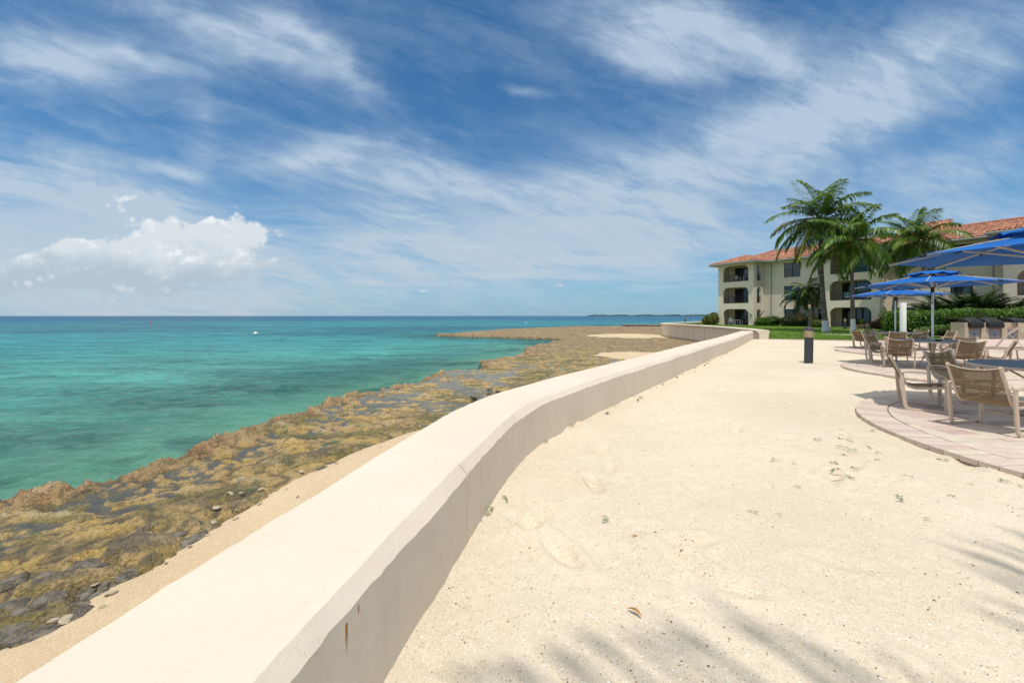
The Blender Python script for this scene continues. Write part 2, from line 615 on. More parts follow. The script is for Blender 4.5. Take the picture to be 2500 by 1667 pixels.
# painted concrete of the sea wall
M_WALL, t, b = new_mat('painted_concrete', 0.75, 0.25)
pos = t.new('ShaderNodeNewGeometry').outputs['Position']
sx, sy, sz = t.sep(pos)[0:3]
big = t.noise(pos, 0.9, 5, 0.6)
fine_ = t.noise(pos, 70.0, 4, 0.65)
c0 = t.mix(t.sstep(big, 0.35, 0.7), (0.67, 0.575, 0.46, 1), (0.715, 0.62, 0.505, 1))
spk = t.voro(pos, 60.0, 'F1', 1)
c0 = t.mix(t.mul(t.sstep(t.sep(spk)[0], 0.97, 0.99), 0.10), c0, (0.45, 0.37, 0.28, 1))
pt = t.noise(pos, 3.3, 4, 0.6)
c0 = t.mix(t.mul(t.sstep(pt, 0.56, 0.78), 0.22), c0, (0.56, 0.46, 0.34, 1))
ck = t.noise(pos, 1.7, 6, 0.6, 0.6)
ck2 = t.noise(t.vmul(pos, (1.0, 1.0, 0.25)), 2.3, 5, 0.6)
crack = t.mul(t.sstep(t.m('ABSOLUTE', t.sub(ck, 0.5)), 0.0035, 0.001), t.sstep(ck2, 0.52, 0.60))
c0 = t.mix(t.mul(crack, 0.22), c0, (0.36, 0.29, 0.22, 1))
runs = t.noise(t.vmul(pos, (7.0, 7.0, 0.5)), 1.5, 4, 0.6)
c0 = t.mix(t.mul(t.mul(t.sstep(runs, 0.58, 0.75), t.sstep(sz, 0.47, 0.40)), 0.22), c0, (0.50, 0.40, 0.29, 1))
def streak(y0, z0, z1, wd):
    a_ = t.sstep(t.m('ABSOLUTE', t.sub(t.add(sy, t.mul(t.sub(fine_, 0.5), 0.006)), y0)), wd, wd * 0.25)
    b_ = t.mul(t.sstep(sz, z1, z0 - 0.02), t.sstep(sz, z0 + 0.004, z0 - 0.004))
    return t.mul(t.mul(a_, b_), t.sstep(sx, -0.70, -0.62))
rust = t.m('MAXIMUM', streak(1.385, 0.412, 0.285, 0.010), t.mul(streak(1.455, 0.425, 0.385, 0.008), 0.8))
c0 = t.mix(rust, c0, t.mix(t.sstep(t.noise(pos, 130.0, 3, 0.6), 0.45, 0.62), (0.42, 0.17, 0.03, 1), (0.13, 0.035, 0.01, 1)))
t.l.new(c0, b.inputs['Base Color'])
pim = t.sstep(t.voro(pos, 34.0, 'F1', 0), 0.16, 0.04)
h = t.add(t.add(t.mul(fine_, 0.25), t.mul(t.noise(pos, 16.0, 3, 0.5), 0.7)), t.mul(pim, 0.35))
t.l.new(t.bump(h, 0.32, 0.012), b.inputs['Normal'])

# far sea wall: same paint, stained below the coping
M_WALL2, t, b = new_mat('weathered_painted_concrete', 0.85, 0.15)
pos = t.new('ShaderNodeNewGeometry').outputs['Position']
sz = t.sep(pos)[2]
st = t.noise(t.vmul(pos, (1.0, 1.0, 0.22)), 1.6, 6, 0.65)
c0 = t.mix(t.sstep(st, 0.50, 0.74), (0.74, 0.62, 0.49, 1), (0.55, 0.41, 0.28, 1))
c0 = t.mix(t.mul(t.sstep(sz, -0.70, -1.05), 0.75), c0, (0.16, 0.13, 0.10, 1))
blk = t.noise(t.vmul(pos, (1, 0.5, 1.6)), 1.4, 4, 0.6)
c0 = t.mix(t.mul(t.sstep(blk, 0.64, 0.74), 0.6), c0, (0.17, 0.15, 0.13, 1))
t.l.new(c0, b.inputs['Base Color'])
t.l.new(t.bump(t.noise(pos, 9.0, 5, 0.6), 0.3, 0.02), b.inputs['Normal'])

def col_attr_mat(name, rough=0.85, spec=0.2, var=0.35, vscale=30.0, bump=0.5, bscale=25.0, bdist=0.03):
    m_, t, b = new_mat(name, rough, spec)
    at = t.new('ShaderNodeAttribute', attribute_name='col')
    pos = t.new('ShaderNodeNewGeometry').outputs['Position']
    nz = t.noise(pos, vscale, 6, 0.68)
    f = t.lin(nz, 0.25, 0.75, 1.0 - var, 1.0 + var)
    t.l.new(t.mix(1.0, at.outputs['Color'], t.comb(f, f, f), 'MULTIPLY'), b.inputs['Base Color'])
    if bump > 0:
        h = t.add(t.noise(pos, bscale, 7, 0.7), t.mul(t.voro(pos, bscale * 1.7, 'F1', 0), 0.6))
        t.l.new(t.bump(h, bump, bdist), b.inputs['Normal'])
    return m_
M_ROCK = col_attr_mat('ironshore_rock', 0.65, 0.4, 0.5, 26.0, 1.0, 19.0, 0.05)

# water
def water_material(name, mode):
    m_ = bpy.data.materials.new(name)
    m_.use_nodes = True
    t = NT(m_.node_tree)
    t.n.clear()
    o_ = t.new('ShaderNodeOutputMaterial')
    pos = t.new('ShaderNodeNewGeometry').outputs['Position']
    if mode == 'sea':
        far = t.new('ShaderNodeAttribute', attribute_name='far').outputs['Fac']
        op = t.new('ShaderNodeAttribute', attribute_name='op').outputs['Fac']
        n1 = t.noise(t.vmul(pos, (0.6, 1.0, 1.0)), 3.6, 6, 0.62, 0.4)
        n2 = t.noise(t.vmul(pos, (0.35, 1.0, 1.0)), 0.62, 5, 0.6, 0.3)
        n3 = t.noise(t.vmul(pos, (0.22, 1.0, 1.0)), 0.10, 5, 0.6, 0.2)
        h = t.add(t.add(t.mul(n1, 0.22), t.mul(n2, 0.55)), t.mul(n3, 1.0))
        bm = t.bump(h, 1.0, 0.60)
        # bottom seen through the water: bright sand, darker weed and reef patches
        pa = t.noise(t.vmul(pos, (0.030, 0.075, 1.0)), 1.0, 6, 0.6, 0.6)
        pb = t.noise(t.vmul(pos, (0.005, 0.018, 1.0)), 1.0, 6, 0.6, 0.5)
        patch = t.add(t.mul(pa, 0.55), t.mul(pb, 0.5))
        near_c = t.mix(t.sstep(patch, 0.42, 0.62), (0.038, 0.165, 0.140, 1), (0.090, 0.325, 0.250, 1))
        mid_c = t.mix(t.sstep(patch, 0.44, 0.60), (0.012, 0.110, 0.150, 1), (0.026, 0.220, 0.240, 1))
        rip = t.add(t.mul(n1, 0.5), t.mul(n2, 0.55))
        wgt = t.lin(rip, 0.34, 0.68, 0.45, 1.60)  # light and dark of the ripple faces, put into the water colour
        far_c = (0.008, 0.085, 0.185, 1)
        c_ = t.mix(t.sstep(far, 0.16, 0.45), near_c, mid_c)
        c_ = t.mix(t.sstep(far, 0.52, 0.84), c_, far_c)
        c_ = t.mix(1.0, c_, t.comb(wgt, wgt, wgt), 'MULTIPLY')
        dif = t.new('ShaderNodeBsdfDiffuse')
        t.l.new(c_, dif.inputs['Color'])
        t.l.new(bm, dif.inputs['Normal'])
        tr = t.new('ShaderNodeBsdfTransparent')
        tr.inputs[0].default_value = (0.58, 0.95, 0.86, 1)
        body = t.new('ShaderNodeMixShader')
        t.l.new(op, body.inputs[0])
        t.l.new(tr.outputs[0], body.inputs[1])
        t.l.new(dif.outputs[0], body.inputs[2])
        fk = t.lin(far, 0.0, 0.8, 0.80, 0.42)
        rgh = 0.10
    else:
        n1 = t.noise(pos, 5.0, 3, 0.5)
        bm = t.bump(n1, 0.10, 0.03)
        dif = t.new('ShaderNodeBsdfDiffuse')
        dif.inputs['Color'].default_value = (0.33, 0.30, 0.22, 1)
        tr = t.new('ShaderNodeBsdfTransparent')
        tr.inputs[0].default_value = (0.80, 0.84, 0.80, 1)
        body = t.new('ShaderNodeMixShader')
        body.inputs[0].default_value = 0.12
        t.l.new(tr.outputs[0], body.inputs[1])
        t.l.new(dif.outputs[0], body.inputs[2])
        fk = 1.0
        rgh = 0.03
    gl = t.new('ShaderNodeBsdfGlossy')
    gl.inputs['Roughness'].default_value = rgh
    t.l.new(bm, gl.inputs['Normal'])
    fr = t.new('ShaderNodeFresnel')
    fr.inputs['IOR'].default_value = 1.33
    t.l.new(bm, fr.inputs['Normal'])
    top = t.new('ShaderNodeMixShader')
    t.put(top.inputs[0], t.m('MULTIPLY', fr.outputs[0], fk, clamp=True))
    t.l.new(body.outputs[0], top.inputs[1])
    t.l.new(gl.outputs[0], top.inputs[2])
    t.l.new(top.outputs[0], o_.inputs['Surface'])
    return m_
M_SEA = water_material('sea_water', 'sea')
M_POOL = water_material('tide_pool_water', 'pool')

# ================================================================== LARGE STRUCTURE
rng = np.random.RandomState(11)
random.seed(5)
def polar(a0, a1, na, r0, r1, nr):
    a = np.radians(np.linspace(a0, a1, na))
    r_ = np.exp(np.linspace(math.log(r0), math.log(r1), nr))
    A, RR = np.meshgrid(a, r_)
    return RR * np.sin(A), RR * np.cos(A), RR

# ---- the coast line at water level
coast = [(-13.0, -8.0), (-12.5, -2.0), (-10.0, 3.2), (-8.4, 4.9)]
for x, y in ((0, 1201), (117, 1180), (190, 1165), (308, 1148), (390, 1115), (468, 1084), (530, 1055), (595, 1031), (702, 1004), (760, 985),
             (829, 962), (890, 950), (957, 935), (1015, 922), (1074, 903), (1119, 899), (1171, 896), (1171, 878), (1243, 870), (1276, 864),
             (1276, 853), (1321, 848), (1329, 843.6), (1370, 835.4), (1381, 832.6), (1354, 829), (1290, 828.4), (1238, 825.7), (1188, 823.7),
             (1105, 822), (1064, 819.6)):
    g_ = G(x, y, -1.03 if (x < 1100 and y > 890) else (-1.1 if y > 860 else SEA))
    coast.append((g_.x, g_.y))
for x, y in ((1105, 814), (1194, 807.7), (1221, 804), (1299, 801), (1382, 797.5), (1423, 796.2), (1481, 796.6), (1540, 796), (1640, 795)):
    g_ = G(x, y, -0.98)
    coast.append((g_.x, g_.y))
coast_line = list(coast)
coast_poly = coast + [(80.0, 120.0), (80.0, -8.0)]

# ---- sea wall lines (inner top edge of the near wall; sea-side top edge of the far wall)
wall_pts = [(-2.35, -6.5), (-1.42, -2.2), (-0.87, 0.2), (-0.68, 1.06), (-0.5425, 1.733), (-0.43, 2.214), (-0.332, 2.649), (-0.165, 3.34), (0.028, 4.02),
            (0.268, 4.62), (0.635, 5.21), (1.13, 5.98), (1.69, 6.78), (2.75, 8.25), (3.87, 9.81), (6.5, 13.5), (9.8, 18.05), (15.02, 25.6)]
wall2_pts = [(15.25, 25.45), (15.75, 27.3), (16.6, 31.4), (17.3, 36.5), (17.55, 42.0), (17.55, 46.5), (17.9, 49.3), (19.3, 51.8), (23.0, 56.5), (32.0, 67.5), (52.0, 90.0)]
wall_c = [(v_.x, v_.y) for v_ in smooth_line(wall_pts, 5)]
wall2_c = [(v_.x, v_.y) for v_ in smooth_line(wall2_pts, 5)]

# ---- sea
X, Y, RR = polar(-92, 62, 520, 3.2, 26000.0, 760)
dc = poly_dist(X, Y, coast_line)
fade1 = np.clip(1.4 - RR / 45.0, 0, 1)
fade2 = np.clip(1.4 - RR / 160.0, 0, 1)
fade3 = np.clip(1.3 - RR / 900.0, 0, 1)
Z = SEA + fade1 * 0.050 * fbm(X / 0.9 + 0.3 * Y, Y / 0.55, 3, 3) + fade2 * 0.085 * fbm(X / 4.2 + Y * 0.1, Y / 1.7, 3, 9) + fade3 * 0.10 * fbm(X / 22.0, Y / 8.0, 2, 15)
Z = SEA + (Z - SEA) * np.clip(0.35 + dc / 6.0, 0, 1)
op = np.clip(0.26 + 0.075 * dc + 0.10 * fbm(X / 5, Y / 3, 3, 21), 0.15, 0.97)
far = np.log(np.maximum(RR, 6.0) / 6.0) / np.log(1500.0 / 6.0)
sea = grid_mesh('sea', X, Y, Z, M_SEA, attrs={'op': op, 'far': far})
tag(sea, 'clear turquoise sea with small wind ripples reaching to the horizon', kind='structure')

# ---- sea bed close to the shore
X, Y, RR = polar(-92, 62, 260, 3.0, 130.0, 200)
ins = inside(X, Y, coast_poly)
dc = poly_dist(X, Y, coast_line)
dsea = np.where(ins, 0, dc)
Z = SEA - 0.60 - 0.07 * np.minimum(dsea, 30) + 0.22 * fbm(X / 2.2, Y / 1.6, 4, 30)
n1 = fbm(X / 3.5, Y / 2.0, 4, 33)
w_ = smooth01(n1, 0.05, 0.45)[..., None]
colr = np.array([0.58, 0.54, 0.40]) * (1 - w_) + np.array([0.07, 0.075, 0.04]) * w_
M_BED = col_attr_mat('sea_bed', 0.9, 0.1, 0.3, 6.0, 0.4, 6.0, 0.1)
tag(grid_mesh('sea_bed', X, Y, Z, M_BED, colors={'col': colr}), kind='structure')

# ---- beach line: where the rock gives way to sand below the wall
beach = [(-7.5, -6.0), (-5.2, -1.0), (-4.45, 1.4), (-3.85, 2.85), (-3.65, 3.22), (-3.68, 3.64), (-3.50, 3.95), (-3.52, 4.5), (-3.38, 5.4), (-3.28, 6.2), (-2.75, 7.6), (-2.1, 8.7), (-1.35, 9.7), (-0.3, 10.8), (1.2, 12.0), (3.6, 13.5), (6.6, 15.6)]
beach_poly = beach + [(9.0, 17.0), (9.0, -6.0)]

def rock_fields(X, Y, RR):
    ins = inside(X, Y, coast_poly)
    dc = poly_dist(X, Y, coast_line)
    s = np.where(ins, dc, -dc)
    s = s + 0.28 * fbm(X / 0.9, Y / 0.9, 3, 40) + 0.10 * fbm(X / 0.22, Y / 0.22, 2, 44) * np.clip(2.2 - RR / 12, 0, 1) + 0.5 * fbm(X / 3.5, Y / 3.5, 2, 46) * smooth01(RR, 8, 20)
    nd = np.clip(2.0 - RR / 14.0, 0, 1)                     # the finest pits only where they are seen
    far_ = np.clip(1.6 - RR / 22.0, 0.15, 1)
    f1 = fbm(X / 1.7, Y / 1.7, 4, 50)
    wxx = X + 0.25 * fbm(X / 0.7, Y / 0.7, 2, 51)
    wyy = Y + 0.25 * fbm(X / 0.7, Y / 0.7, 2, 52)
    b1 = np.abs(perlin(wxx / 0.62, wyy / 0.50, 55))
    b2 = np.abs(perlin(wxx / 0.27, wyy / 0.23, 56))
    f2 = np.clip(2.2 * b1 + 0.9 * b2 - 0.62, -0.7, 1.0)          # rounded lumps parted by sharp clefts
    f3 = fbm(X / 0.16, Y / 0.16, 3, 60, 0.6)
    f4 = fbm(X / 0.055, Y / 0.055, 2, 63)
    big = fbm(X / 7.0, Y / 7.0, 2, 66)
    inb = inside(X, Y, beach_poly)
    db = poly_dist(X, Y, beach)
    sb0 = np.where(inb, db, -db) + 0.06
    sb = sb0 + 0.22 * f1 + 0.20 * f3
    rim = np.exp(-((s - 0.35) / 0.42) ** 2)
    tilt = np.clip(s / (s + np.clip(-sb0, 0, 50) + 0.2), 0, 1)       # 0 at the sea edge, 1 at the beach
    nearw = 1 - smooth01(Y, 8, 12)
    knob = smooth01(f2 + 0.8 * f1, -0.15, 0.75)
    rough_zone = 0.45 + 0.60 * np.exp(-((s - 0.6) / 0.9) ** 2)
    h = -1.13 + 0.11 * tilt * nearw + 0.055 * f1 + 0.105 * f2 * rough_zone * far_ + 0.040 * f3 * far_ * rough_zone * (1 + 1.6 * rim) + (0.018 + 0.020 * rim) * f4 * nd + 0.05 * big + rim * (0.015 + 0.06 * knob)
    h = h - 0.055 * np.exp(-((s - 1.55) / 0.6) ** 2) * smooth01(f1, -0.3, 0.2) * (Y < 14)
    h = h + 0.10 * smooth01(Y, 22, 34) + 0.08 * smooth01(Y, 50, 62)
    h = h + 0.022 * smooth01(Y, 8, 12) * (1 - smooth01(Y, 22, 30)) * (1 - rim)
    # terrace edge falls steeply into the sea
    k = smooth01(s, -0.06, 0.10)
    under = SEA - 0.25 - 1.1 * np.clip(-s, 0, 0.8) - 0.15 * np.clip(-s - 0.8, 0, 6) + 0.06 * f3
    h = under * (1 - k) + h * k
    # below the beach
    h = h - 0.40 * smooth01(sb, -0.05, 0.75)
    dk = np.exp(-((sb + 0.35) / 0.38) ** 2) * (1 - smooth01(Y, 4.6, 6.5) * smooth01(fbm(X / 1.3, Y / 1.3, 2, 77), -0.25, 0.1))
    h = h + 0.07 * dk * smooth01(f2 + 0.5 * f1, -0.05, 0.45)
    return h, s, sb, f1, f2, f3, f4, big, rim, dk

X, Y, RR = polar(-80, 36, 760, 2.3, 150.0, 660)
h, s, sb, f1, f2, f3, f4, big, rim, dk = rock_fields(X, Y, RR)
def lerp(c, tgt, wgt):
    return c * (1 - wgt[..., None]) + np.array(tgt) * wgt[..., None]
col = np.zeros(X.shape + (3,)) + np.array([0.37, 0.265, 0.125])
g1 = fbm(X / 0.9, Y / 0.55, 4, 70)
g2 = fbm(X / 2.2, Y / 1.2, 4, 75)
g3 = fbm(X / 0.34, Y / 0.22, 3, 80)
g4 = fbm(X / 1.1, Y / 0.7, 4, 84)
col = lerp(col, (0.415, 0.285, 0.085), smooth01(g1, -0.12, 0.35) * 0.85)                     # ochre algae
col = lerp(col, (0.50, 0.42, 0.29), smooth01(g3 + 0.6 * g4, 0.18, 0.6) * 0.6)              # pale scoured stone
col = lerp(col, (0.155, 0.135, 0.045), smooth01(g2 - 0.5 * g1 + 0.4 * g3, 0.0, 0.38) * 0.85)   # olive weed
col = lerp(col, (0.060, 0.105, 0.040), smooth01(g4 + 0.6 * g3, 0.34, 0.62) * 0.85 * (s > 0.9))  # green weed in hollows
col = lerp(col, (0.31, 0.22, 0.125), np.clip(rim * 1.2, 0, 1) * 0.75)
col = lerp(col, (0.24, 0.11, 0.055), np.clip(rim * 1.4, 0, 1) * smooth01(g1 - 0.3 * g3, 0.12, 0.45) * 0.55)   # rusty rim
col = lerp(col, (0.30, 0.205, 0.115), smooth01(Y, 24, 36) * 0.7)
col = lerp(col, (0.24, 0.145, 0.085), smooth01(Y, 55, 75) * smooth01(g2, -0.2, 0.3) * 0.7)
col = lerp(col, (0.085, 0.07, 0.042), smooth01(-f2, 0.12, 0.52) * 0.85)                    # darker colour in the clefts
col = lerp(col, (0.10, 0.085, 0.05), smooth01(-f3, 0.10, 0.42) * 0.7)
col = lerp(col, (0.56, 0.46, 0.31), smooth01(f2 + 0.4 * f3, 0.35, 0.9) * 0.45)
col = lerp(col, (0.085, 0.08, 0.07), np.clip(dk * 1.25, 0, 1) * smooth01(f2 + 0.5 * g1, 0.08, 0.34) * 0.8)   # grey stone at the back of the shelf
col = lerp(col, (0.05, 0.045, 0.03), (1 - smooth01(h, SEA - 0.02, SEA + 0.12)) * 0.85)     # wet foot of the ledge is dark rock
col = np.clip(col * np.array([1.20, 1.17, 1.08]), 0, 0.8)
keep = h > SEA - 1.4
rock = grid_mesh('rock_shelf', X, Y, h, M_ROCK, keep=keep, smooth=True, colors={'col': col})
tag(rock, 'jagged ochre and brown limestone shelf between the sea and the sea wall', kind='structure')

# ---- tide pools on the shelf
X2, Y2, RR2 = polar(-72, 34, 240, 2.3, 95.0, 240)
_h, s2, sb2, *_ = rock_fields(X2, Y2, RR2)
pz = -1.118 + 0.0 * X2
kp = (s2 > 0.30) & (sb2 < 0.9)
pool = grid_mesh('tide_pool', X2, Y2, pz, M_POOL, keep=kp)
tag(pool, 'shallow pools of sea water lying in hollows of the rock shelf', kind='structure')

# ---- beach sand below the wall, and sandy floors of the pools
X3, Y3, RR3 = polar(-86, 40, 330, 1.0, 120.0, 330)
inb = inside(X3, Y3, beach_poly)
db = poly_dist(X3, Y3, beach)
sb3 = np.where(inb, db, -db)
zb = -1.19 + 0.20 * smooth01(sb3, -0.7, 0.25) + 0.07 * np.clip(sb3, 0, 3.0) + 0.02 * fbm(X3 / 0.9, Y3 / 0.9, 3, 90) + 0.006 * fbm(X3 / 0.15, Y3 / 0.15, 2, 93)
def hump(cx, cy, rx, ry, hh):
    return hh * np.exp(-(((X3 - cx) / rx) ** 2 + ((Y3 - cy) / ry) ** 2))
zb = zb + hump(8.2, 26.5, 3.0, 2.4, 0.26) + hump(14.5, 50.5, 6.0, 5.0, 0.42) + hump(-0.6, 15.0, 2.6, 2.2, 0.05)
inc = inside(X3, Y3, coast_poly)
dc3 = poly_dist(X3, Y3, coast_line)
zb = np.where(inc, zb - 0.9 * np.exp(-dc3 / 0.5), -2.6)
kb = inc & (dc3 > 0.15)
tag(grid_mesh('beach', X3, Y3, zb, M_BEACH, keep=kb), 'narrow strip of tan beach sand below the sea wall', kind='structure')

# ---- sand terrace inside the wall
land_poly = [(x + 0.28 * 0, y) for x, y in []]
ctr = []
for i, (x, y) in enumerate(wall_c):
    x1, y1 = wall_c[min(i + 1, len(wall_c) - 1)]
    x0, y0 = wall_c[max(i - 1, 0)]
    L = math.hypot(x1 - x0, y1 - y0)
    ctr.append((x - (y1 - y0) / L * 0.30, y + (x1 - x0) / L * 0.30))
terr_poly = ctr + [(15.6, 26.4), (60, 26.4), (60, -7)]
X4, Y4, RR4 = polar(-60, 100, 560, 0.55, 62.0, 420)
ins4 = inside(X4, Y4, terr_poly)
dw = poly_dist(X4, Y4, wall_c)
z4 = 0.012 * fbm(X4 / 1.1, Y4 / 1.1, 3, 100) + 0.015 * fbm(X4 / 0.33, Y4 / 0.33, 3, 104) + 0.0035 * fbm(X4 / 0.06, Y4 / 0.06, 2, 107) * np.clip(2 - RR4 / 3, 0, 1)
# old footprints: soft shallow hollows
fp = np.zeros_like(X4)
for k in range(210):
    fx, fy = rng.uniform(0.0, 9.0), rng.uniform(1.2, 16.0)
    a_ = rng.uniform(0, math.pi)
    ca, sa = math.cos(a_), math.sin(a_)
    u = (X4 - fx) * ca + (Y4 - fy) * sa
    v = -(X4 - fx) * sa + (Y4 - fy) * ca
    e = (u / 0.15) ** 2 + (v / 0.06) ** 2
    m_ = e < 12
    fp[m_] += (-0.013 * np.exp(-e[m_]) + 0.007 * np.exp(-((np.sqrt(e[m_]) - 1.7) / 0.5) ** 2)) * rng.uniform(1.8, 4.2)
z4 = z4 + fp + 0.02 * np.exp(-dw / 0.12) * (0.5 + fbm(X4 / 0.4, Y4 / 0.4, 2, 110))
terr = grid_mesh('sand_terrace', X4, Y4, z4, M_SAND, keep=ins4)
tag(terr, 'pale raked sand filling the terrace behind the sea wall', kind='structure')

# ---- ground under and behind the buildings
M_SOIL = mat('ground_soil', (0.22, 0.18, 0.12), 0.95, 0.1, var=0.3, vscale=0.5)
mb = MB()
gp = [(15.9, 26.2), (16.9, 31.4), (17.7, 36.5), (17.95, 42.0), (17.95, 46.5), (18.3, 49.2), (19.6, 51.5), (23.3, 56.2), (32.3, 67.2), (52.3, 89.7), (140, 190), (420, 420), (700, 200), (500, -120), (30, -40), (-2.0, -40), (-2.0, -7), (3, -7), (60, -7), (60, 26.2)]
mb.face(*[(x, y, -0.06) for x, y in gp])
tag(mb.build('ground', M_SOIL), kind='structure')

# ---- near sea wall
def off(line, i):
    n_ = len(line)
    a_ = line[max(i - 1, 0)]
    b_ = line[min(i + 1, n_ - 1)]
    t_ = (b_ - a_).normalized()
    return Vector((t_.y, -t_.x, 0))            # to the right of travel
def resample(line, step, extra=()):
    pts = [Vector((v_.x, v_.y, 0)) for v_ in line]
    cum = [0.0]
    for a_, b_ in zip(pts, pts[1:]):
        cum.append(cum[-1] + (b_ - a_).length)
    Ls = list(np.arange(0, cum[-1], step)) + [cum[-1]]
    marks = {}
    for yv in extra:
        for i in range(len(pts) - 1):
            if pts[i].y <= yv < pts[i + 1].y:
                f_ = (yv - pts[i].y) / (pts[i + 1].y - pts[i].y)
                L = cum[i] + f_ * (cum[i + 1] - cum[i])
                for dl, g_ in ((-0.007, 0), (-0.003, 1), (0.003, 1), (0.007, 0)):
                    Ls.append(L + dl)
                    marks[round(L + dl, 5)] = g_
    Ls = sorted(Ls)
    res = []
    j = 0
    for L in Ls:
        while j < len(cum) - 2 and cum[j + 1] < L:
            j += 1
        f_ = (L - cum[j]) / max(cum[j + 1] - cum[j], 1e-9)
        res.append((pts[j].lerp(pts[j + 1], min(max(f_, 0), 1)), marks.get(round(L, 5), 0), L))
    return res
fine_line = smooth_line(wall_pts, 6)
st = resample(fine_line, 0.05, (1.0, 2.62, 3.93, 4.5, 5.18, 5.75, 6.75, 8.4, 10.6, 13.6, 17.5, 21.5))
mb = MB()
prof_n = 12
ptsl = [s_[0] for s_ in st]
for i, (pt_, gr, L) in enumerate(st):
    j0, j1 = max(i - 10, 0), min(i + 10, len(st) - 1)
    tg = (ptsl[j1] - ptsl[j0]).normalized()
    nr = Vector((tg.y, -tg.x, 0))
    wob = 0.0035 * math.sin(L * 2.3) + 0.004 * math.sin(L * 5.1 + 1) + random.gauss(0, 0.0026) + (random.uniform(-0.014, -0.004) if random.random() < 0.035 else 0)
    wob2 = 0.004 * math.sin(L * 3.1 + 2) + random.gauss(0, 0.0024)
    g_ = -0.0025 * gr
    prof = [(0.056 + wob * 0.4 + g_, -0.45), (0.056 + wob * 0.5 + g_, 0.10), (0.056 + wob * 0.7 + g_, 0.28), (0.056 + wob + g_, 0.440 + wob2),
            (0.000 + wob2, 0.500), (-0.03 + wob2, 0.502), (-0.25, 0.505), (-0.50, 0.503), (-0.594 + wob, 0.499), (-0.606 + wob, 0.488), (-0.608 + wob, 0.2), (-0.612, -1.7)]
    for a_, z_ in prof:
        mb.v.append(tuple(pt_ + nr * a_ + Vector((0, 0, z_))))
for i in range(len(st) - 1):
    for j in range(prof_n - 1):
        a_ = i * prof_n + j
        mb.f.append((a_, a_ + 1, a_ + 1 + prof_n, a_ + prof_n))
mb.f.append(tuple((len(st) - 1) * prof_n + j for j in reversed(range(prof_n))))
wall = mb.build('sea_wall', M_WALL, smooth=True, sharp=20)
tag(wall, 'long low cream sea wall curving through the foreground with a flat top and bevelled edge', 'sea wall')

# ---- far sea wall with its overhanging coping
line2 = smooth_line(wall2_pts, 8)
st2 = resample(line2, 0.3)
root = empty('sea_wall', (line2[0].x, line2[0].y, 0))
def sweep_profile(stations, prof, name, m_, parent, orig):
    mb = MB()
    k = len(prof)
    pl = [s_[0] for s_ in stations]
    for i in range(len(pl)):
        tg = (pl[min(i + 2, len(pl) - 1)] - pl[max(i - 2, 0)]).normalized()
        nr = Vector((tg.y, -tg.x, 0))
        for a_, z_ in prof:
            v_ = pl[i] + nr * a_ + Vector((0, 0, z_)) - orig
            mb.v.append(tuple(v_))
    for i in range(len(pl) - 1):
        for j in range(k):
            a_ = i * k + j
            b_ = i * k + (j + 1) % k
            mb.f.append((a_, b_, b_ + k, a_ + k))
    mb.f.append(tuple(range(k))[::-1])
    mb.f.append(tuple((len(pl) - 1) * k + j for j in range(k)))
    return mb.build(name, m_, parent, smooth=True)
o0 = Vector((line2[0].x, line2[0].y, 0))
sweep_profile(st2, [(0.62, -1.7), (0.62, 0.36), (0.10, 0.36), (0.10, -1.7)], 'wall_face', M_WALL2, root, o0)
sweep_profile(st2, [(0.66, 0.362), (0.66, 0.54), (0.62, 0.57), (0.03, 0.57), (-0.02, 0.54), (-0.02, 0.46), (0.03, 0.40), (0.098, 0.362)], 'coping', M_WALL, root, o0)
tag(root, 'stained tall sea wall with rounded coping, beyond the near wall', 'sea wall')

# ---- lawn
def lawn_z(x, y):
    return 0.02 + 0.13 * smooth01(np.asarray(y, float), 28.0, 50.0)
M_LAWN, t, b = new_mat('lawn_turf', 0.9, 0.15)
pos = t.new('ShaderNodeNewGeometry').outputs['Position']
a_ = t.noise(pos, 0.35, 5, 0.6)
d_ = t.noise(pos, 9.0, 5, 0.7)
cc = t.mix(t.sstep(t.add(t.mul(a_, 0.6), t.mul(d_, 0.5)), 0.40, 0.72), (0.085, 0.165, 0.02, 1), (0.19, 0.30, 0.04, 1))
cc = t.mix(t.mul(t.sstep(t.noise(pos, 0.9, 4, 0.6), 0.58, 0.75), 0.45), cc, (0.24, 0.27, 0.06, 1))
t.l.new(cc, b.inputs['Base Color'])
t.l.new(t.bump(t.noise(pos, 22.0, 4, 0.7), 0.8, 0.06), b.inputs['Normal'])
lawn_poly = [(15.75, 25.25), (17.6, 24.55), (20.0, 23.75), (26.0, 23.5), (30, 26.5), (36, 29), (46, 33), (54, 30), (54, 62), (34, 70), (23.4, 56.3), (19.7, 51.6), (18.35, 49.2), (18.0, 46.5), (18.0, 42.0), (17.75, 36.5), (17.0, 31.4), (16.05, 26.6)]
X5, Y5 = np.meshgrid(np.linspace(15, 54, 190), np.linspace(23, 70, 220))
tag(grid_mesh('lawn', X5, Y5, lawn_z(X5, Y5) + 0.006, M_LAWN, keep=inside(X5, Y5, lawn_poly)), 'strip of mown green lawn in front of the apartment building', kind='structure')
mb = MB()
lp = [(15.8, 25.2), (17.6, 24.5), (20.0, 23.7), (26.0, 23.45)]
for (x0, y0), (x1, y1) in zip(lp, lp[1:]):
    mb.face((x0, y0 - 0.30, 0.034), (x1, y1 - 0.30, 0.034), (x1, y1 + 0.05, 0.034), (x0, y0 + 0.05, 0.034))
    mb.face((x0, y0 - 0.30, -0.05), (x1, y1 - 0.30, -0.05), (x1, y1 - 0.30, 0.034), (x0, y0 - 0.30, 0.034))
M_EDGE = mat('pink_paver_edge', (0.55, 0.40, 0.36), 0.9, 0.15, var=0.2, vscale=2.0)
tag(mb.build('lawn_edging', M_EDGE), 'thin row of pink pavers edging the lawn', kind='structure')
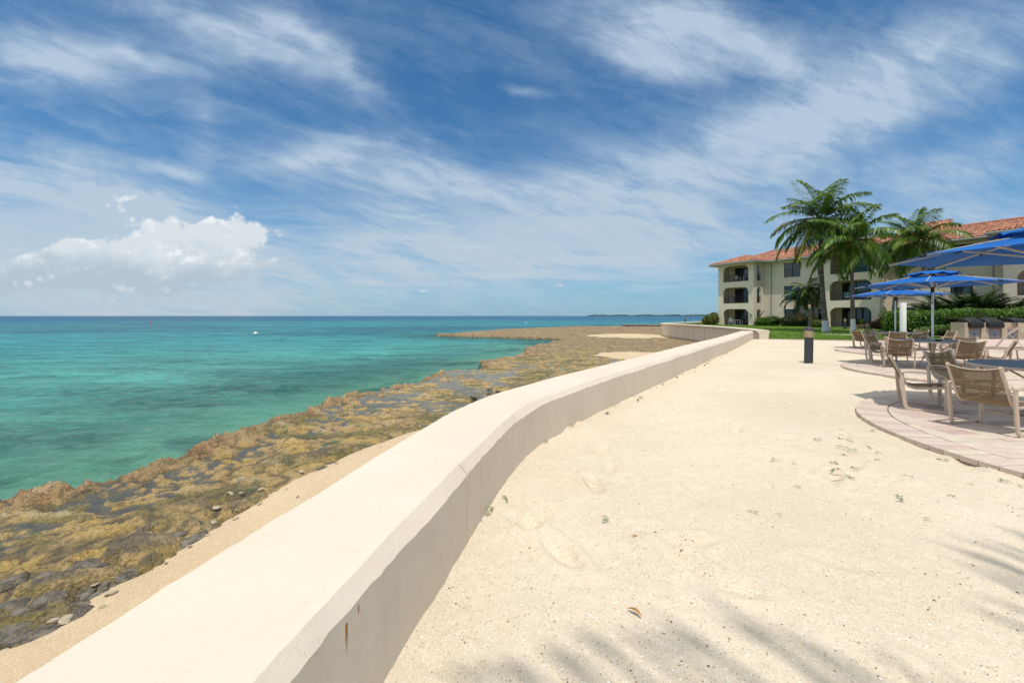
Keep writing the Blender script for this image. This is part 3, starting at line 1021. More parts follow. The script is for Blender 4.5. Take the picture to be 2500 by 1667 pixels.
# pale garden path crossing the lawn
mb = MB()
pa = [P(2010, 818, 31.0), P(2060, 819, 30.3), P(2130, 818.5, 30.6), P(2200, 818, 31.0)]
for a1, a2 in zip(pa, pa[1:]):
    z1, z2 = float(lawn_z(a1.x, a1.y)) + 0.02, float(lawn_z(a2.x, a2.y)) + 0.02
    mb.face((a1.x, a1.y - 0.55, z1), (a2.x, a2.y - 0.55, z2), (a2.x, a2.y + 0.55, z2), (a1.x, a1.y + 0.55, z1))
M_PATH = mat('path_concrete', (0.56, 0.49, 0.41), 0.9, 0.15, var=0.15, vscale=1.5)
tag(mb.build('garden_path', M_PATH), 'pale concrete path crossing the lawn past the palm trunks', kind='structure')

# ---- paved circles
M_PAV = [mat('paver_cream', (0.60, 0.515, 0.405), 0.9, 0.15, var=0.12, vscale=9.0, bump=0.3, bscale=120, bdist=0.004),
         mat('paver_pink', (0.545, 0.415, 0.355), 0.9, 0.15, var=0.12, vscale=9.0, bump=0.3, bscale=120, bdist=0.004),
         mat('paver_blush', (0.59, 0.475, 0.395), 0.9, 0.15, var=0.12, vscale=9.0, bump=0.3, bscale=120, bdist=0.004),
         mat('paver_rose', (0.49, 0.36, 0.315), 0.9, 0.15, var=0.12, vscale=9.0, bump=0.3, bscale=120, bdist=0.004)]
M_BEDD = mat('paver_joint', (0.30, 0.225, 0.17), 0.95, 0.1, var=0.2, vscale=20.0)
def clip_convex(poly, circ):
    outp = list(poly)
    n_ = len(circ)
    for i in range(n_):
        ax, ay = circ[i]
        bx, by = circ[(i + 1) % n_]
        inp, outp = outp, []
        if not inp:
            break
        def sd(pq_): return (bx - ax) * (pq_[1] - ay) - (by - ay) * (pq_[0] - ax)
        for j in range(len(inp)):
            c_, d_ = inp[j], inp[(j + 1) % len(inp)]
            s1, s2_ = sd(c_), sd(d_)
            if s1 >= 0:
                outp.append(c_)
            if (s1 >= 0) != (s2_ >= 0):
                f_ = s1 / (s1 - s2_)
                outp.append((c_[0] + (d_[0] - c_[0]) * f_, c_[1] + (d_[1] - c_[1]) * f_))
    return outp
def prism(mb, poly, z0, z1, bev=0.004):
    n_ = len(poly)
    cx = sum(p_[0] for p_ in poly) / n_
    cy = sum(p_[1] for p_ in poly) / n_
    i0 = len(mb.v)
    for (x, y) in poly: mb.v.append((x, y, z0))
    for (x, y) in poly: mb.v.append((x, y, z1 - bev))
    for (x, y) in poly:
        L = math.hypot(x - cx, y - cy) + 1e-6
        k = max(0.0, 1 - bev * 1.4 / L)
        mb.v.append((cx + (x - cx) * k, cy + (y - cy) * k, z1))
    for r_ in (0, 1):
        for j in range(n_):
            a_ = i0 + r_ * n_ + j
            b_ = i0 + r_ * n_ + (j + 1) % n_
            mb.f.append((a_, b_, b_ + n_, a_ + n_))
    mb.f.append(tuple(i0 + 2 * n_ + j for j in range(n_)))
def patio(cx, cy, rad, name, label, detail):
    root = empty(name, (cx, cy, 0))
    tag(root, label, kind='structure')
    prv = random.Random(int(cx * 100))
    bed = MB()
    bed.lathe([(rad - 0.012, -0.08), (rad - 0.012, 0.036)], (0, 0, 0), 96)
    bed.build('paver_bed', M_BEDD, root)
    inner = rad - 0.365
    shows = lambda x, y: (cx + x) < 1.30 * (cy + y) + 0.15
    rest = [MB() for _ in M_PAV]
    nb = int(2 * math.pi * rad / 0.158)
    def place(poly, zt, mi, big=True):
        gx = sum(p_[0] for p_ in poly) / len(poly)
        gy = sum(p_[1] for p_ in poly) / len(poly)
        if detail and shows(gx, gy) and big and place.n < 295:
            place.n += 1
            m2 = MB()
            prism(m2, [(x - gx, y - gy) for x, y in poly], -0.055, 0.0)
            o = m2.build('paver', M_PAV[mi], root)
            o.location = (gx, gy, zt)
            o.rotation_euler = (prv.gauss(0, 0.004), prv.gauss(0, 0.004), 0)
        else:
            prism(rest[mi], poly, zt - 0.055, zt)
    place.n = 0
    for k in range(nb):
        a0 = 2 * math.pi * k / nb + 0.006 / rad
        a1 = 2 * math.pi * (k + 1) / nb - 0.006 / rad
        am = (a0 + a1) / 2
        poly = [(inner * math.cos(a0) * 1.003, inner * math.sin(a0) * 1.003), (rad * math.cos(a0), rad * math.sin(a0)), (rad * math.cos(am), rad * math.sin(am)), (rad * math.cos(a1), rad * math.sin(a1)), (inner * math.cos(a1) * 1.003, inner * math.sin(a1) * 1.003)]
        place(poly, 0.056 + prv.gauss(0, 0.0012), prv.choice((0, 1, 2, 2, 0)))
    circ = [((inner - 0.006) * math.cos(2 * math.pi * j / 72), (inner - 0.006) * math.sin(2 * math.pi * j / 72)) for j in range(72)]
    pw_, ph_ = 0.36, 0.18
    nx = int(inner / pw_) + 2
    ny = int(inner / ph_) + 2
    for i in range(-nx, nx):
        for j in range(-ny, ny):
            x0 = i * pw_ + 0.003
            y0 = j * ph_ + (0.09 if i % 2 else 0.0) + 0.003
            poly = clip_convex([(x0, y0), (x0 + pw_ - 0.006, y0), (x0 + pw_ - 0.006, y0 + ph_ - 0.006), (x0, y0 + ph_ - 0.006)], circ)
            if len(poly) < 3:
                continue
            place(poly, 0.055 + prv.gauss(0, 0.0015), prv.choice((0, 0, 0, 1, 2, 2, 3)), len(poly) == 4)
    for mi, r_ in enumerate(rest):
        if r_.v:
            o = r_.build('paver_field', M_PAV[mi], root)
            o['kind'] = 'stuff'
    return root
patio(7.7, 4.2, 3.2, 'patio_paving', 'raised circle of cream and pink pavers under the nearest table', True)
patio(11.8, 10.0, 2.95, 'patio_paving', 'second paved circle under the middle table', False)
patio(16.05, 15.7, 2.9, 'patio_paving', 'farthest paved circle under the table by the lawn', False)

# ---- pool deck to the right
M_DECK, t, b = new_mat('pink_deck_pavers', 0.9, 0.15)
pos = t.new('ShaderNodeNewGeometry').outputs['Position']
br = t.new('ShaderNodeTexBrick', offset=0.5)
t.l.new(pos, br.inputs['Vector'])
br.inputs['Scale'].default_value = 1.0
br.inputs['Brick Width'].default_value = 0.36
br.inputs['Row Height'].default_value = 0.18
br.inputs['Mortar Size'].default_value = 0.005
br.inputs['Color1'].default_value = (0.58, 0.43, 0.38, 1)
br.inputs['Color2'].default_value = (0.62, 0.49, 0.42, 1)
br.inputs['Mortar'].default_value = (0.30, 0.22, 0.18, 1)
nz = t.noise(pos, 0.8, 5, 0.6)
f_ = t.lin(nz, 0.25, 0.75, 0.85, 1.15)
t.l.new(t.mix(1.0, br.outputs[0], t.comb(f_, f_, f_), 'MULTIPLY'), b.inputs['Base Color'])
mb = MB()
dk_p = [(12.6, 5.0), (45, 5.0), (45, 27.0), (27.2, 26.0), (26.2, 23.6), (22.5, 23.2), (19.6, 20.2), (17.2, 16.0), (14.2, 13.4), (13.2, 10.2)]
mb.face(*[(x, y, 0.046) for x, y in dk_p])
for (x0, y0), (x1, y1) in zip(dk_p, dk_p[1:] + dk_p[:1]):
    mb.face((x0, y0, -0.08), (x1, y1, -0.08), (x1, y1, 0.046), (x0, y0, 0.046))
tag(mb.build('pool_deck', M_DECK), 'pink paved deck running right from the tables to the barbecue counter', kind='structure')

# ================================================================== FURNITURE
M_FRAME = mat('beige_painted_aluminium', (0.60, 0.475, 0.355), 0.45, 0.4, var=0.06, vscale=6.0)
M_SLING = bpy.data.materials.new('brown_sling_mesh')
M_SLING.use_nodes = True
t = NT(M_SLING.node_tree)
t.n.clear()
o_ = t.new('ShaderNodeOutputMaterial')
co = t.new('ShaderNodeTexCoord').outputs['Object']
weave = t.noise(t.vmul(co, (60.0, 260.0, 60.0)), 1.0, 3, 0.6)
c_ = t.mix(t.sstep(weave, 0.35, 0.65), (0.155, 0.105, 0.055, 1), (0.285, 0.205, 0.12, 1))
d1 = t.new('ShaderNodeBsdfDiffuse'); t.l.new(c_, d1.inputs[0])
d2 = t.new('ShaderNodeBsdfTranslucent'); t.l.new(c_, d2.inputs[0])
d3 = t.new('ShaderNodeBsdfTransparent')
m1 = t.new('ShaderNodeMixShader'); m1.inputs[0].default_value = 0.28
t.l.new(d1.outputs[0], m1.inputs[1]); t.l.new(d2.outputs[0], m1.inputs[2])
m2 = t.new('ShaderNodeMixShader'); m2.inputs[0].default_value = 0.10
t.l.new(m1.outputs[0], m2.inputs[1]); t.l.new(d3.outputs[0], m2.inputs[2])
t.l.new(m2.outputs[0], o_.inputs[0])
M_TABLE = mat('slate_table_top', (0.145, 0.165, 0.195), 0.38, 0.5, var=0.10, vscale=4.0)
M_BLACK = mat('black_plastic', (0.018, 0.018, 0.018), 0.5, 0.4)
M_SILVER = mat('brushed_aluminium', (0.62, 0.63, 0.64), 0.35, 0.5, metal=0.75)
M_RIB = mat('umbrella_rib_metal', (0.56, 0.50, 0.43), 0.4, 0.5, metal=0.2)
M_BLUE, t, b = new_mat('blue_umbrella_canvas', 0.75, 0.2)
co = t.new('ShaderNodeTexCoord').outputs['Object']
f_ = t.lin(t.noise(co, 2.2, 5, 0.65), 0.3, 0.7, 0.80, 1.22)
cv = t.mix(1.0, (0.006, 0.115, 0.42, 1), t.comb(f_, f_, f_), 'MULTIPLY')
t.l.new(cv, b.inputs['Base Color'])
t.l.new(t.bump(t.noise(co, 3.5, 5, 0.6, 0.6), 0.35, 0.05), b.inputs['Normal'])
d2 = t.new('ShaderNodeBsdfTranslucent')
d2.inputs[0].default_value = (0.0, 0.04, 0.25, 1)
mx = t.new('ShaderNodeMixShader')
mx.inputs[0].default_value = 0.025
t.l.new(b.outputs[0], mx.inputs[1])
t.l.new(d2.outputs[0], mx.inputs[2])
t.l.new(mx.outputs[0], t.n['Material Output'].inputs['Surface'])

def curve3(pts, n=6):
    return smooth_line([Vector(p_) for p_ in pts], n)

# ---- sling arm chair; origin on the ground between the rear legs, facing +X
def make_chair():
    root = empty('sling_chair')
    for s_ in (-1, 1):
        y = 0.315 * s_
        m_ = MB()
        leg = curve3([(-0.035, y, 0.610), (-0.030, y, 0.45), (-0.010, y, 0.20), (0.008, y, 0.07), (0.05, y, 0.022), (0.12, y, 0.012), (0.34, y, 0.012), (0.50, y, 0.012)], 5)
        m_.bar(leg, 0.050, 0.028, up=(0, 1, 0))
        m_.build('leg', M_FRAME, root, smooth=True)
        m_ = MB()
        m_.bar([(0.475, y * 0.86, 0.008), (0.475, y * 0.84, 0.385)], 0.052, 0.022, up=(0, 1, 0))
        m_.build('front_leg', M_FRAME, root)
        m_ = MB()
        arm = curve3([(-0.045, y, 0.612), (0.10, y * 1.01, 0.630), (0.30, y * 1.02, 0.625), (0.42, y * 0.99, 0.590), (0.475, y * 0.90, 0.52), (0.48, y * 0.84, 0.40)], 5)
        m_.bar(arm, 0.046, 0.014)
        m_.build('arm', M_FRAME, root, smooth=True)
        m_ = MB()
        rail = curve3([(-0.175, y * 0.81, 0.895), (-0.075, y * 0.81, 0.66), (-0.005, y * 0.81, 0.48), (0.035, y * 0.81, 0.405), (0.10, y * 0.81, 0.368), (0.19, y * 0.81, 0.362), (0.50, y * 0.81, 0.402), (0.56, y * 0.81, 0.392)], 5)
        m_.bar(rail, 0.036, 0.030, up=(0, 1, 0))
        m_.build('side_rail', M_FRAME, root, smooth=True)
    m_ = MB()
    m_.tube([(-0.047, -0.315, 0.612), (-0.047, 0.315, 0.612)], 0.011)
    m_.tube([(-0.042, -0.315, 0.565), (-0.042, 0.315, 0.565)], 0.011)
    m_.build('rear_crossbar', M_FRAME, root, smooth=True)
    m_ = MB()
    m_.tube([(-0.170 + 0.0, -0.255, 0.880), (-0.187, -0.13, 0.846), (-0.193, 0, 0.834), (-0.187, 0.13, 0.846), (-0.170, 0.255, 0.880)], 0.008)
    m_.build('top_tube', M_FRAME, root, smooth=True)
    m_ = MB()
    m_.tube([(0.50, -0.26, 0.388), (0.50, 0.26, 0.388)], 0.012)
    m_.tube([(0.475, -0.29, 0.18), (0.475, 0.29, 0.18)], 0.010)
    m_.build('front_crossbar', M_FRAME, root, smooth=True)
    # sling
    path = curve3([(-0.170, 0, 0.882), (-0.075, 0, 0.66), (-0.005, 0, 0.48), (0.035, 0, 0.408), (0.10, 0, 0.374), (0.19, 0, 0.368), (0.50, 0, 0.406)], 5)
    m_ = MB()
    ny = 8
    for i, pt_ in enumerate(path):
        f_ = i / (len(path) - 1)
        for j in range(ny + 1):
            v = -1 + 2 * j / ny
            sag = 0.030 * (1 - v * v)
            back = f_ < 0.55
            dip = 0.046 * (1 - v * v) * max(0.0, 1 - f_ * 5)
            m_.v.append((pt_.x - (sag if back else sag * 0.2), 0.252 * v, pt_.z - dip - (0 if back else sag * 0.6)))
    for i in range(len(path) - 1):
        for j in range(ny):
            a_ = i * (ny + 1) + j
            m_.f.append((a_, a_ + 1, a_ + ny + 2, a_ + ny + 1))
    m_.build('sling', M_SLING, root, smooth=True)
    return root
chair0 = make_chair()
chair_spots = [
    (5.72, 4.98, 12, 0.056, 'beige sling chair nearest the camera, its back turned, at the nearest table'),
    (6.03, 6.33, -38, 0.056, 'beige sling chair in side view at the left of the nearest table'),
    (7.38, 6.95, -86, 0.056, 'shaded sling chair on the far side of the nearest table'),
    (10.68, 12.18, -45, 0.056, 'sling chair in side view at the left of the middle table'),
    (10.35, 10.95, 58, 0.056, 'sunlit sling chair, back to the camera, at the left front of the middle table'),
    (11.45, 12.95, -78, 0.056, 'shaded sling chair behind the left front chair of the middle table'),
    (11.30, 10.15, 70, 0.056, 'sling chair with its back to the camera at the right front of the middle table'),
    (12.25, 10.15, 122, 0.056, 'sling chair in side view facing left at the right of the middle table'),
    (13.15, 11.95, 196, 0.056, 'shaded sling chair at the far right of the middle table, facing left'),
    (14.72, 17.35, 0, 0.056, 'leftmost sling chair at the farthest table, turned to the right'),
    (15.65, 18.55, -62, 0.056, 'shaded chair back beside the leftmost chair of the farthest table'),
    (14.90, 15.85, 58, 0.056, 'chair with its back to the camera at the front of the farthest table'),
    (16.45, 18.75, -92, 0.056, 'chair back just showing behind the front chair of the farthest table'),
    (17.55, 17.65, 196, 0.056, 'left one of two chairs at the right of the farthest table'),
    (17.60, 16.55, 165, 0.056, 'right one of two chairs at the right of the farthest table'),
]
for i, (x, y, a_, z, lab) in enumerate(chair_spots):
    o = chair0 if i == 0 else copy_tree(chair0)
    o.location = (x, y, z)
    o.scale = (0.93, 0.96, 0.895)
    o.rotation_euler = (0, 0, R(a_))
    tag(o, lab, 'chair', 'sling chairs round the tables')

# ---- round tables
def make_table():
    root = empty('round_table')
    m_ = MB()
    m_.lathe([(0.0, 0.725), (0.795, 0.722), (0.80, 0.717), (0.80, 0.700)], n=64, cap=False)
    m_.build('table_top', M_TABLE, root, smooth=True)
    m_ = MB()
    m_.lathe([(0.7985, 0.719), (0.812, 0.714), (0.814, 0.690), (0.78, 0.678), (0.0, 0.684)], n=64, cap=False)
    m_.build('rim', M_FRAME, root, smooth=True)
    for k in range(4):
        a_ = k * math.pi / 2 + 0.6
        c_, s_ = math.cos(a_), math.sin(a_)
        m_ = MB()
        m_.bar(curve3([(0.48 * c_, 0.48 * s_, 0.68), (0.36 * c_, 0.36 * s_, 0.60), (0.20 * c_, 0.20 * s_, 0.46), (0.17 * c_, 0.17 * s_, 0.26), (0.26 * c_, 0.26 * s_, 0.08), (0.40 * c_, 0.40 * s_, 0.010)], 5), 0.022, 0.055, up=(-s_, c_, 0.0))
        m_.build('leg', M_FRAME, root, smooth=True)
    m_ = MB()
    m_.lathe([(0.205, 0.24), (0.205, 0.265)], n=24)
    m_.build('brace_ring', M_FRAME, root)
    return root
table0 = make_table()
T1, T2, T3 = (7.35, 5.55), (11.55, 11.25), (16.0, 17.1)
for i, ((x, y), lab) in enumerate(((T1, 'round slate-topped table nearest the camera, cut by the right edge'), (T2, 'middle round slate-topped patio table'), (T3, 'farthest round slate-topped table, beside the lawn'))):
    o = table0 if i == 0 else copy_tree(table0)
    o.location = (x, y, 0.056)
    o.rotation_euler = (0, 0, 0.3 * i)
    tag(o, lab, 'table', 'round patio tables')
# small black ashtrays on two tables
for x, y, lab in ((11.40, 10.95, 'small black ashtray on the middle table by the umbrella pole'), (15.55, 17.35, 'small black ashtray on the farthest table')):
    m_ = MB()
    m_.lathe([(0.0, 0.004), (0.055, 0.0), (0.075, 0.03), (0.068, 0.032), (0.05, 0.012), (0.0, 0.010)], n=16, cap=False)
    o = m_.build('ashtray', M_BLACK, smooth=True)
    o.location = (x, y, 0.782)
    tag(o, lab, 'ashtray')

# ---- blue umbrellas
def make_umbrella(rz0):
    root = empty('patio_umbrella')
    m_ = MB()
    m_.lathe([(0.0, 0.0), (0.27, 0.0), (0.27, 0.045), (0.10, 0.07), (0.045, 0.09), (0.045, 0.35), (0.0, 0.35)], n=28, cap=False)
    m_.build('base', M_SILVER, root, smooth=True)
    m_ = MB()
    m_.tube([(0, 0, 0.08), (0, 0, 2.55)], 0.026, 14)
    m_.build('pole', M_SILVER, root, smooth=True)
    m_ = MB()
    m_.lathe([(0.0, 2.03), (0.036, 2.03), (0.040, 2.06), (0.040, 2.15), (0.066, 2.16), (0.066, 2.195), (0.0, 2.195)], n=16, cap=False)
    m_.build('runner', M_BLACK, root, smooth=True)
    m_ = MB()
    m_.lathe([(0.0, 2.50), (0.07, 2.50), (0.07, 2.54), (0.03, 2.58), (0.0, 2.58)], n=16, cap=False)
    m_.build('top_hub', M_BLACK, root, smooth=True)
    RT, ZT, ZA = 1.70, 2.235, 2.555
    tips = []
    for k in range(8):
        a_ = rz0 + k * math.pi / 4
        c_, s_ = math.cos(a_), math.sin(a_)
        tips.append((c_, s_))
        m_ = MB()
        m_.bar([(0.06 * c_, 0.06 * s_, ZA - 0.022), (0.9 * c_, 0.9 * s_, 2.385), (RT * c_, RT * s_, ZT - 0.014)], 0.020, 0.030)
        rib = m_.build('rib', M_RIB, root)
        m_ = MB()
        m_.bar([(0.062 * c_, 0.062 * s_, 2.178), (0.86 * c_, 0.86 * s_, 2.372)], 0.018, 0.026)
        m_.build('strut', M_RIB, root)
        m_ = MB()
        m_.bar([(1.66 * c_, 1.66 * s_, ZT - 0.012), (1.735 * c_, 1.735 * s_, ZT - 0.024)], 0.034, 0.036)
        m_.bar([(0.84 * c_, 0.84 * s_, 2.378), (0.92 * c_, 0.92 * s_, 2.362)], 0.030, 0.046)
        m_.build('rib_joint', M_BLACK, root)
    # canopy: eight panels, hollowed a little between the ribs
    m_ = MB()
    nr, na = 9, 8
    rings = []
    for i in range(nr + 1):
        f_ = i / nr
        ring = []
        for k in range(8):
            c0, s0 = tips[k]
            c1, s1 = tips[(k + 1) % 8]
            for j in range(na):
                g_ = j / na
                r_ = 0.40 + (RT - 0.40) * f_
                x = (c0 * (1 - g_) + c1 * g_) * r_
                y = (s0 * (1 - g_) + s1 * g_) * r_
                mid = 4 * g_ * (1 - g_)
                pull = 1 - 0.035 * mid * f_ ** 3
                zz = ZA - 0.015 + (ZT - ZA + 0.02) * ((r_ - 0.06) / (RT - 0.06)) - 0.034 * mid * math.sin(math.pi * min(f_ * 1.1, 1.0))
                ring.append((x * pull, y * pull, zz))
        rings.append(ring)
    n_ = len(rings[0])
    for ring in rings:
        m_.v += ring
    for i in range(nr):
        for j in range(n_):
            a_ = i * n_ + j
            b_ = i * n_ + (j + 1) % n_
            m_.f.append((a_, b_, b_ + n_, a_ + n_))
    can = m_.build('canopy', M_BLUE, root, smooth=True, sharp=60)
    # hem
    # vent cap with a wavy edge
    m_ = MB()
    n2 = 64
    for r_, z_, wv in ((0.02, 2.645, 0), (0.20, 2.628, 0), (0.40, 2.585, 0.006), (0.56, 2.530, 0.022)):
        for j in range(n2):
            a_ = 2 * math.pi * j / n2
            wz_ = wv * math.cos(8 * (a_ - rz0))
            rr = r_ * (1 + 0.06 * (wv > 0) * math.cos(8 * (a_ - rz0)))
            m_.v.append((rr * math.cos(a_), rr * math.sin(a_), z_ - wz_ + (0.012 * math.sin(16 * a_ + 1) if wv > 0.01 else 0)))
    for i in range(3):
        for j in range(n2):
            a_ = i * n2 + j
            b_ = i * n2 + (j + 1) % n2
            m_.f.append((a_, b_, b_ + n2, a_ + n2))
    m_.f.append(tuple(range(n2))[::-1])
    m_.build('vent_cap', M_BLUE, root, smooth=True, sharp=60)
    m_ = MB()
    loop = curve3([(-0.05, -0.02, 2.17), (-0.14, -0.05, 2.0), (-0.20, -0.07, 1.82), (-0.12, -0.05, 1.72), (-0.05, -0.03, 1.80), (-0.05, -0.02, 2.03)], 5)
    m_.tube(loop, 0.005, 5)
    m_.build('pull_cord', M_BLACK, root)
    return root
umb0 = make_umbrella(R(22.5))
for i, ((x, y), rz, lab) in enumerate(((T1, 0.34, 'blue octagonal umbrella nearest the camera, cut by the right edge'), (T2, 0.31, 'blue octagonal umbrella over the middle table'), (T3, 0.25, 'blue octagonal umbrella over the farthest table'))):
    o = umb0 if i == 0 else copy_tree(umb0)
    o.location = (x, y, 0.056)
    o.rotation_euler = (0, 0, rz)
    tag(o, lab, 'umbrella', 'blue patio umbrellas')

# ---- chaise lounges on the deck
def make_chaise():
    root = empty('chaise_lounge')
    for s_ in (-1, 1):
        y = 0.32 * s_
        m_ = MB()
        m_.bar([(-1.25, y, 0.38), (0.95, y, 0.38)], 0.030, 0.050)
        m_.build('side_rail', M_FRAME, root)
        for x in (-1.05, -0.15, 0.72):
            m_ = MB()
            m_.bar(curve3([(x, y, 0.37), (x + 0.02, y, 0.16), (x + 0.05, y, 0.03), (x + 0.12, y, 0.012)], 4), 0.040, 0.026, up=(0, 1, 0))
            m_.build('leg', M_FRAME, root, smooth=True)
        m_ = MB()
        m_.bar(curve3([(0.0, y * 0.88, 0.40), (0.07, y * 0.88, 0.47), (0.26, y * 0.88, 0.80), (0.48, y * 0.88, 1.02), (0.70, y * 0.88, 1.20)], 5), 0.040, 0.030, up=(0, 1, 0))
        m_.build('back_rail', M_FRAME, root, smooth=True)
        m_ = MB()
        m_.bar([(0.30, y * 0.84, 0.84), (0.60, y * 0.9, 0.40)], 0.026, 0.014)
        m_.build('back_stay', M_FRAME, root)
    m_ = MB()
    path = curve3([(-1.22, 0, 0.415), (-0.6, 0, 0.40), (-0.02, 0, 0.41), (0.07, 0, 0.48), (0.26, 0, 0.808), (0.48, 0, 1.028), (0.70, 0, 1.205)], 5)
    for pt_ in path:
        for j in range(5):
            v = -1 + j / 2
            m_.v.append((pt_.x, 0.285 * v, pt_.z - 0.02 * (1 - v * v)))
    for i in range(len(path) - 1):
        for j in range(4):
            a_ = i * 5 + j
            m_.f.append((a_, a_ + 1, a_ + 6, a_ + 5))
    m_.build('sling', M_SLING, root, smooth=True)
    return root
ch = make_chaise()
ch.location = (15.3, 13.0, 0.05)
ch.rotation_euler = (0, 0, R(-50))
tag(ch, 'tan chaise lounge seen edge-on with raised back, beyond the side-view chair', 'chaise lounge', 'chaise lounges on the deck')
c2 = copy_tree(ch)
c2.location = (17.3, 12.9, 0.05)
c2.rotation_euler = (0, 0, R(2))
tag(c2, 'foot end of a tan chaise lounge at the right edge on the pink deck', 'chaise lounge', 'chaise lounges on the deck')

# ---- bollard lights
M_BOLL = mat('dark_grey_bollard', (0.045, 0.047, 0.052), 0.55, 0.4, var=0.12, vscale=8.0)
M_LENS = mat('amber_louvre', (0.42, 0.32, 0.19), 0.45, 0.4, var=0.15, vscale=12.0)
def make_bollard():
    root = empty('bollard_light')
    m_ = MB()
    m_.lathe([(0.0, -0.05), (0.116, -0.05), (0.116, 0.79), (0.0, 0.79)], n=28, cap=False)
    m_.build('post', M_BOLL, root, smooth=True)
    m_ = MB()
    prof = [(0.0, 0.79), (0.122, 0.79), (0.124, 0.80)]
    z = 0.80
    for k in range(9):
        prof += [(0.117, z + 0.006), (0.124, z + 0.020)]
        z += 0.021
    prof += [(0.124, 0.995), (0.0, 0.995)]
    m_.lathe(prof, n=28, cap=False)
    m_.build('louvre', M_LENS, root, smooth=True)
    m_ = MB()
    m_.lathe([(0.0, 0.995), (0.128, 0.995), (0.128, 1.02), (0.118, 1.06), (0.085, 1.095), (0.04, 1.11), (0.0, 1.113)], n=28, cap=False)
    m_.build('cap', M_BOLL, root, smooth=True)
    return root
b0 = make_bollard()
b0.location = (9.12, 12.6, 0)
b0.rotation_euler = (0.0, R(1.6), 0.4)
tag(b0, 'large dark bollard light with amber band standing alone in the sand', 'bollard light', 'bollard lights')
bol = [((G(2063, 803.5, 0.1)), 'bollard light on the lawn in front of the dark ground-floor opening'),
       (P(1673, 789.5, 58.0), 'dark post behind the far sea wall, nearer one'),
       (P(1720, 791.0, 62.0), 'dark post behind the far sea wall beside the shrubs')]
for pt_, lab in bol:
    o = copy_tree(b0)
    zz = float(lawn_z(pt_.x, pt_.y))
    o.location = (pt_.x, pt_.y, zz)
    o.rotation_euler = (0, 0, 0)
    tag(o, lab, 'bollard light', 'bollard lights')

# ---- lantern post by the shrubs
lp = P(1976, 797, 46.0)
root = empty('lamp_post', (lp.x, lp.y, float(lawn_z(lp.x, lp.y))))
M_LPOST = mat('lamp_post_grey', (0.085, 0.078, 0.07), 0.6, 0.3)
M_COPPER = mat('copper_lamp_cap', (0.42, 0.22, 0.14), 0.5, 0.4)
M_GLASSW = mat('frosted_lamp_glass', (0.75, 0.72, 0.66), 0.4, 0.4)
MB().bb(-0.085, 0.085, -0.085, 0.085, -0.05, 2.18).build('post', M_LPOST, root)
m_ = MB(); m_.lathe([(0.0, 2.18), (0.10, 2.18), (0.13, 2.42), (0.0, 2.42)], n=6, cap=False); m_.build('lantern', M_GLASSW, root)
m_ = MB(); m_.lathe([(0.0, 2.42), (0.17, 2.42), (0.05, 2.60), (0.0, 2.62)], n=6, cap=False); m_.build('cap', M_COPPER, root)
tag(root, 'grey lantern post with copper cap in front of the shrubs', 'lamp post')

# ---- white column with rust spots
M_WPOST, t, b = new_mat('white_painted_post', 0.6, 0.3)
pos = t.new('ShaderNodeTexCoord').outputs['Object']
sp_ = t.noise(t.vmul(pos, (3, 3, 1.6)), 2.4, 4, 0.6)
t.l.new(t.mix(t.mul(t.sstep(sp_, 0.66, 0.72), 0.85), (0.80, 0.79, 0.77, 1), (0.30, 0.14, 0.06, 1)), b.inputs['Base Color'])
wp = P(2204.5, 826, 26.0)
m_ = MB(); m_.lathe([(0.0, 0.0), (0.165, 0.0), (0.165, 2.22), (0.15, 2.255), (0.0, 2.26)], n=24, cap=False)
o = m_.build('white_post', M_WPOST, smooth=True)
o.location = (wp.x, wp.y, 0.03)
tag(o, 'thick white round post with rust spots behind the farthest table', 'post')

# ---- barbecue counter and covered grills
M_STONE = mat('counter_stucco', (0.46, 0.385, 0.285), 0.9, 0.15, var=0.28, vscale=1.8, bump=0.5, bscale=18, bdist=0.02)
M_CBRICK = mat('recess_brick', (0.40, 0.25, 0.18), 0.9, 0.15, var=0.35, vscale=6.0, bump=0.4, bscale=20, bdist=0.02)
M_STEEL = mat('stainless_door', (0.20, 0.22, 0.25), 0.38, 0.5, metal=0.45, var=0.08, vscale=3.0)
M_COVER = mat('black_grill_cover', (0.012, 0.012, 0.013), 0.55, 0.35, bump=0.5, bscale=6, bdist=0.05)
bx0, by0 = 27.3, 24.7
root = empty('barbecue_counter', (bx0, by0, 0.046))
tag(root, 'stone barbecue counter with steel doors at the far right of the deck', 'barbecue counter')
segs = [(0.0, 0.27, 1), (0.27, 1.00, 0), (1.00, 1.46, 1), (1.46, 2.24, 0), (2.24, 2.58, 1), (2.58, 3.22, 0), (3.22, 5.0, 1)]
piers = MB()
for x0, x1, solid in segs:
    if solid:
        piers.bb(x0, x1, 0.0, 0.8, 0, 1.0)
    else:
        piers.bb(x0, x1, 0.10, 0.8, 0.0, 1.0 if x0 > 2.3 else 0.76)
piers.build('pier', M_STONE, root)
for x0, x1, solid in segs:
    if not solid:
        MB().bb(x0 + 0.002, x1 - 0.002, 0.06, 0.097, 0.0, 0.74).build('brick_infill', M_CBRICK, root)
        d_ = MB().bb(x0 + 0.05, x1 - 0.07, 0.03, 0.057, 0.06, 0.58).build('cabinet_door', M_STEEL, root)
        MB().bb((x0 + x1) / 2 - 0.02, (x0 + x1) / 2 + 0.01, 0.008, 0.028, 0.22, 0.32).build('handle', M_BLACK, d_)
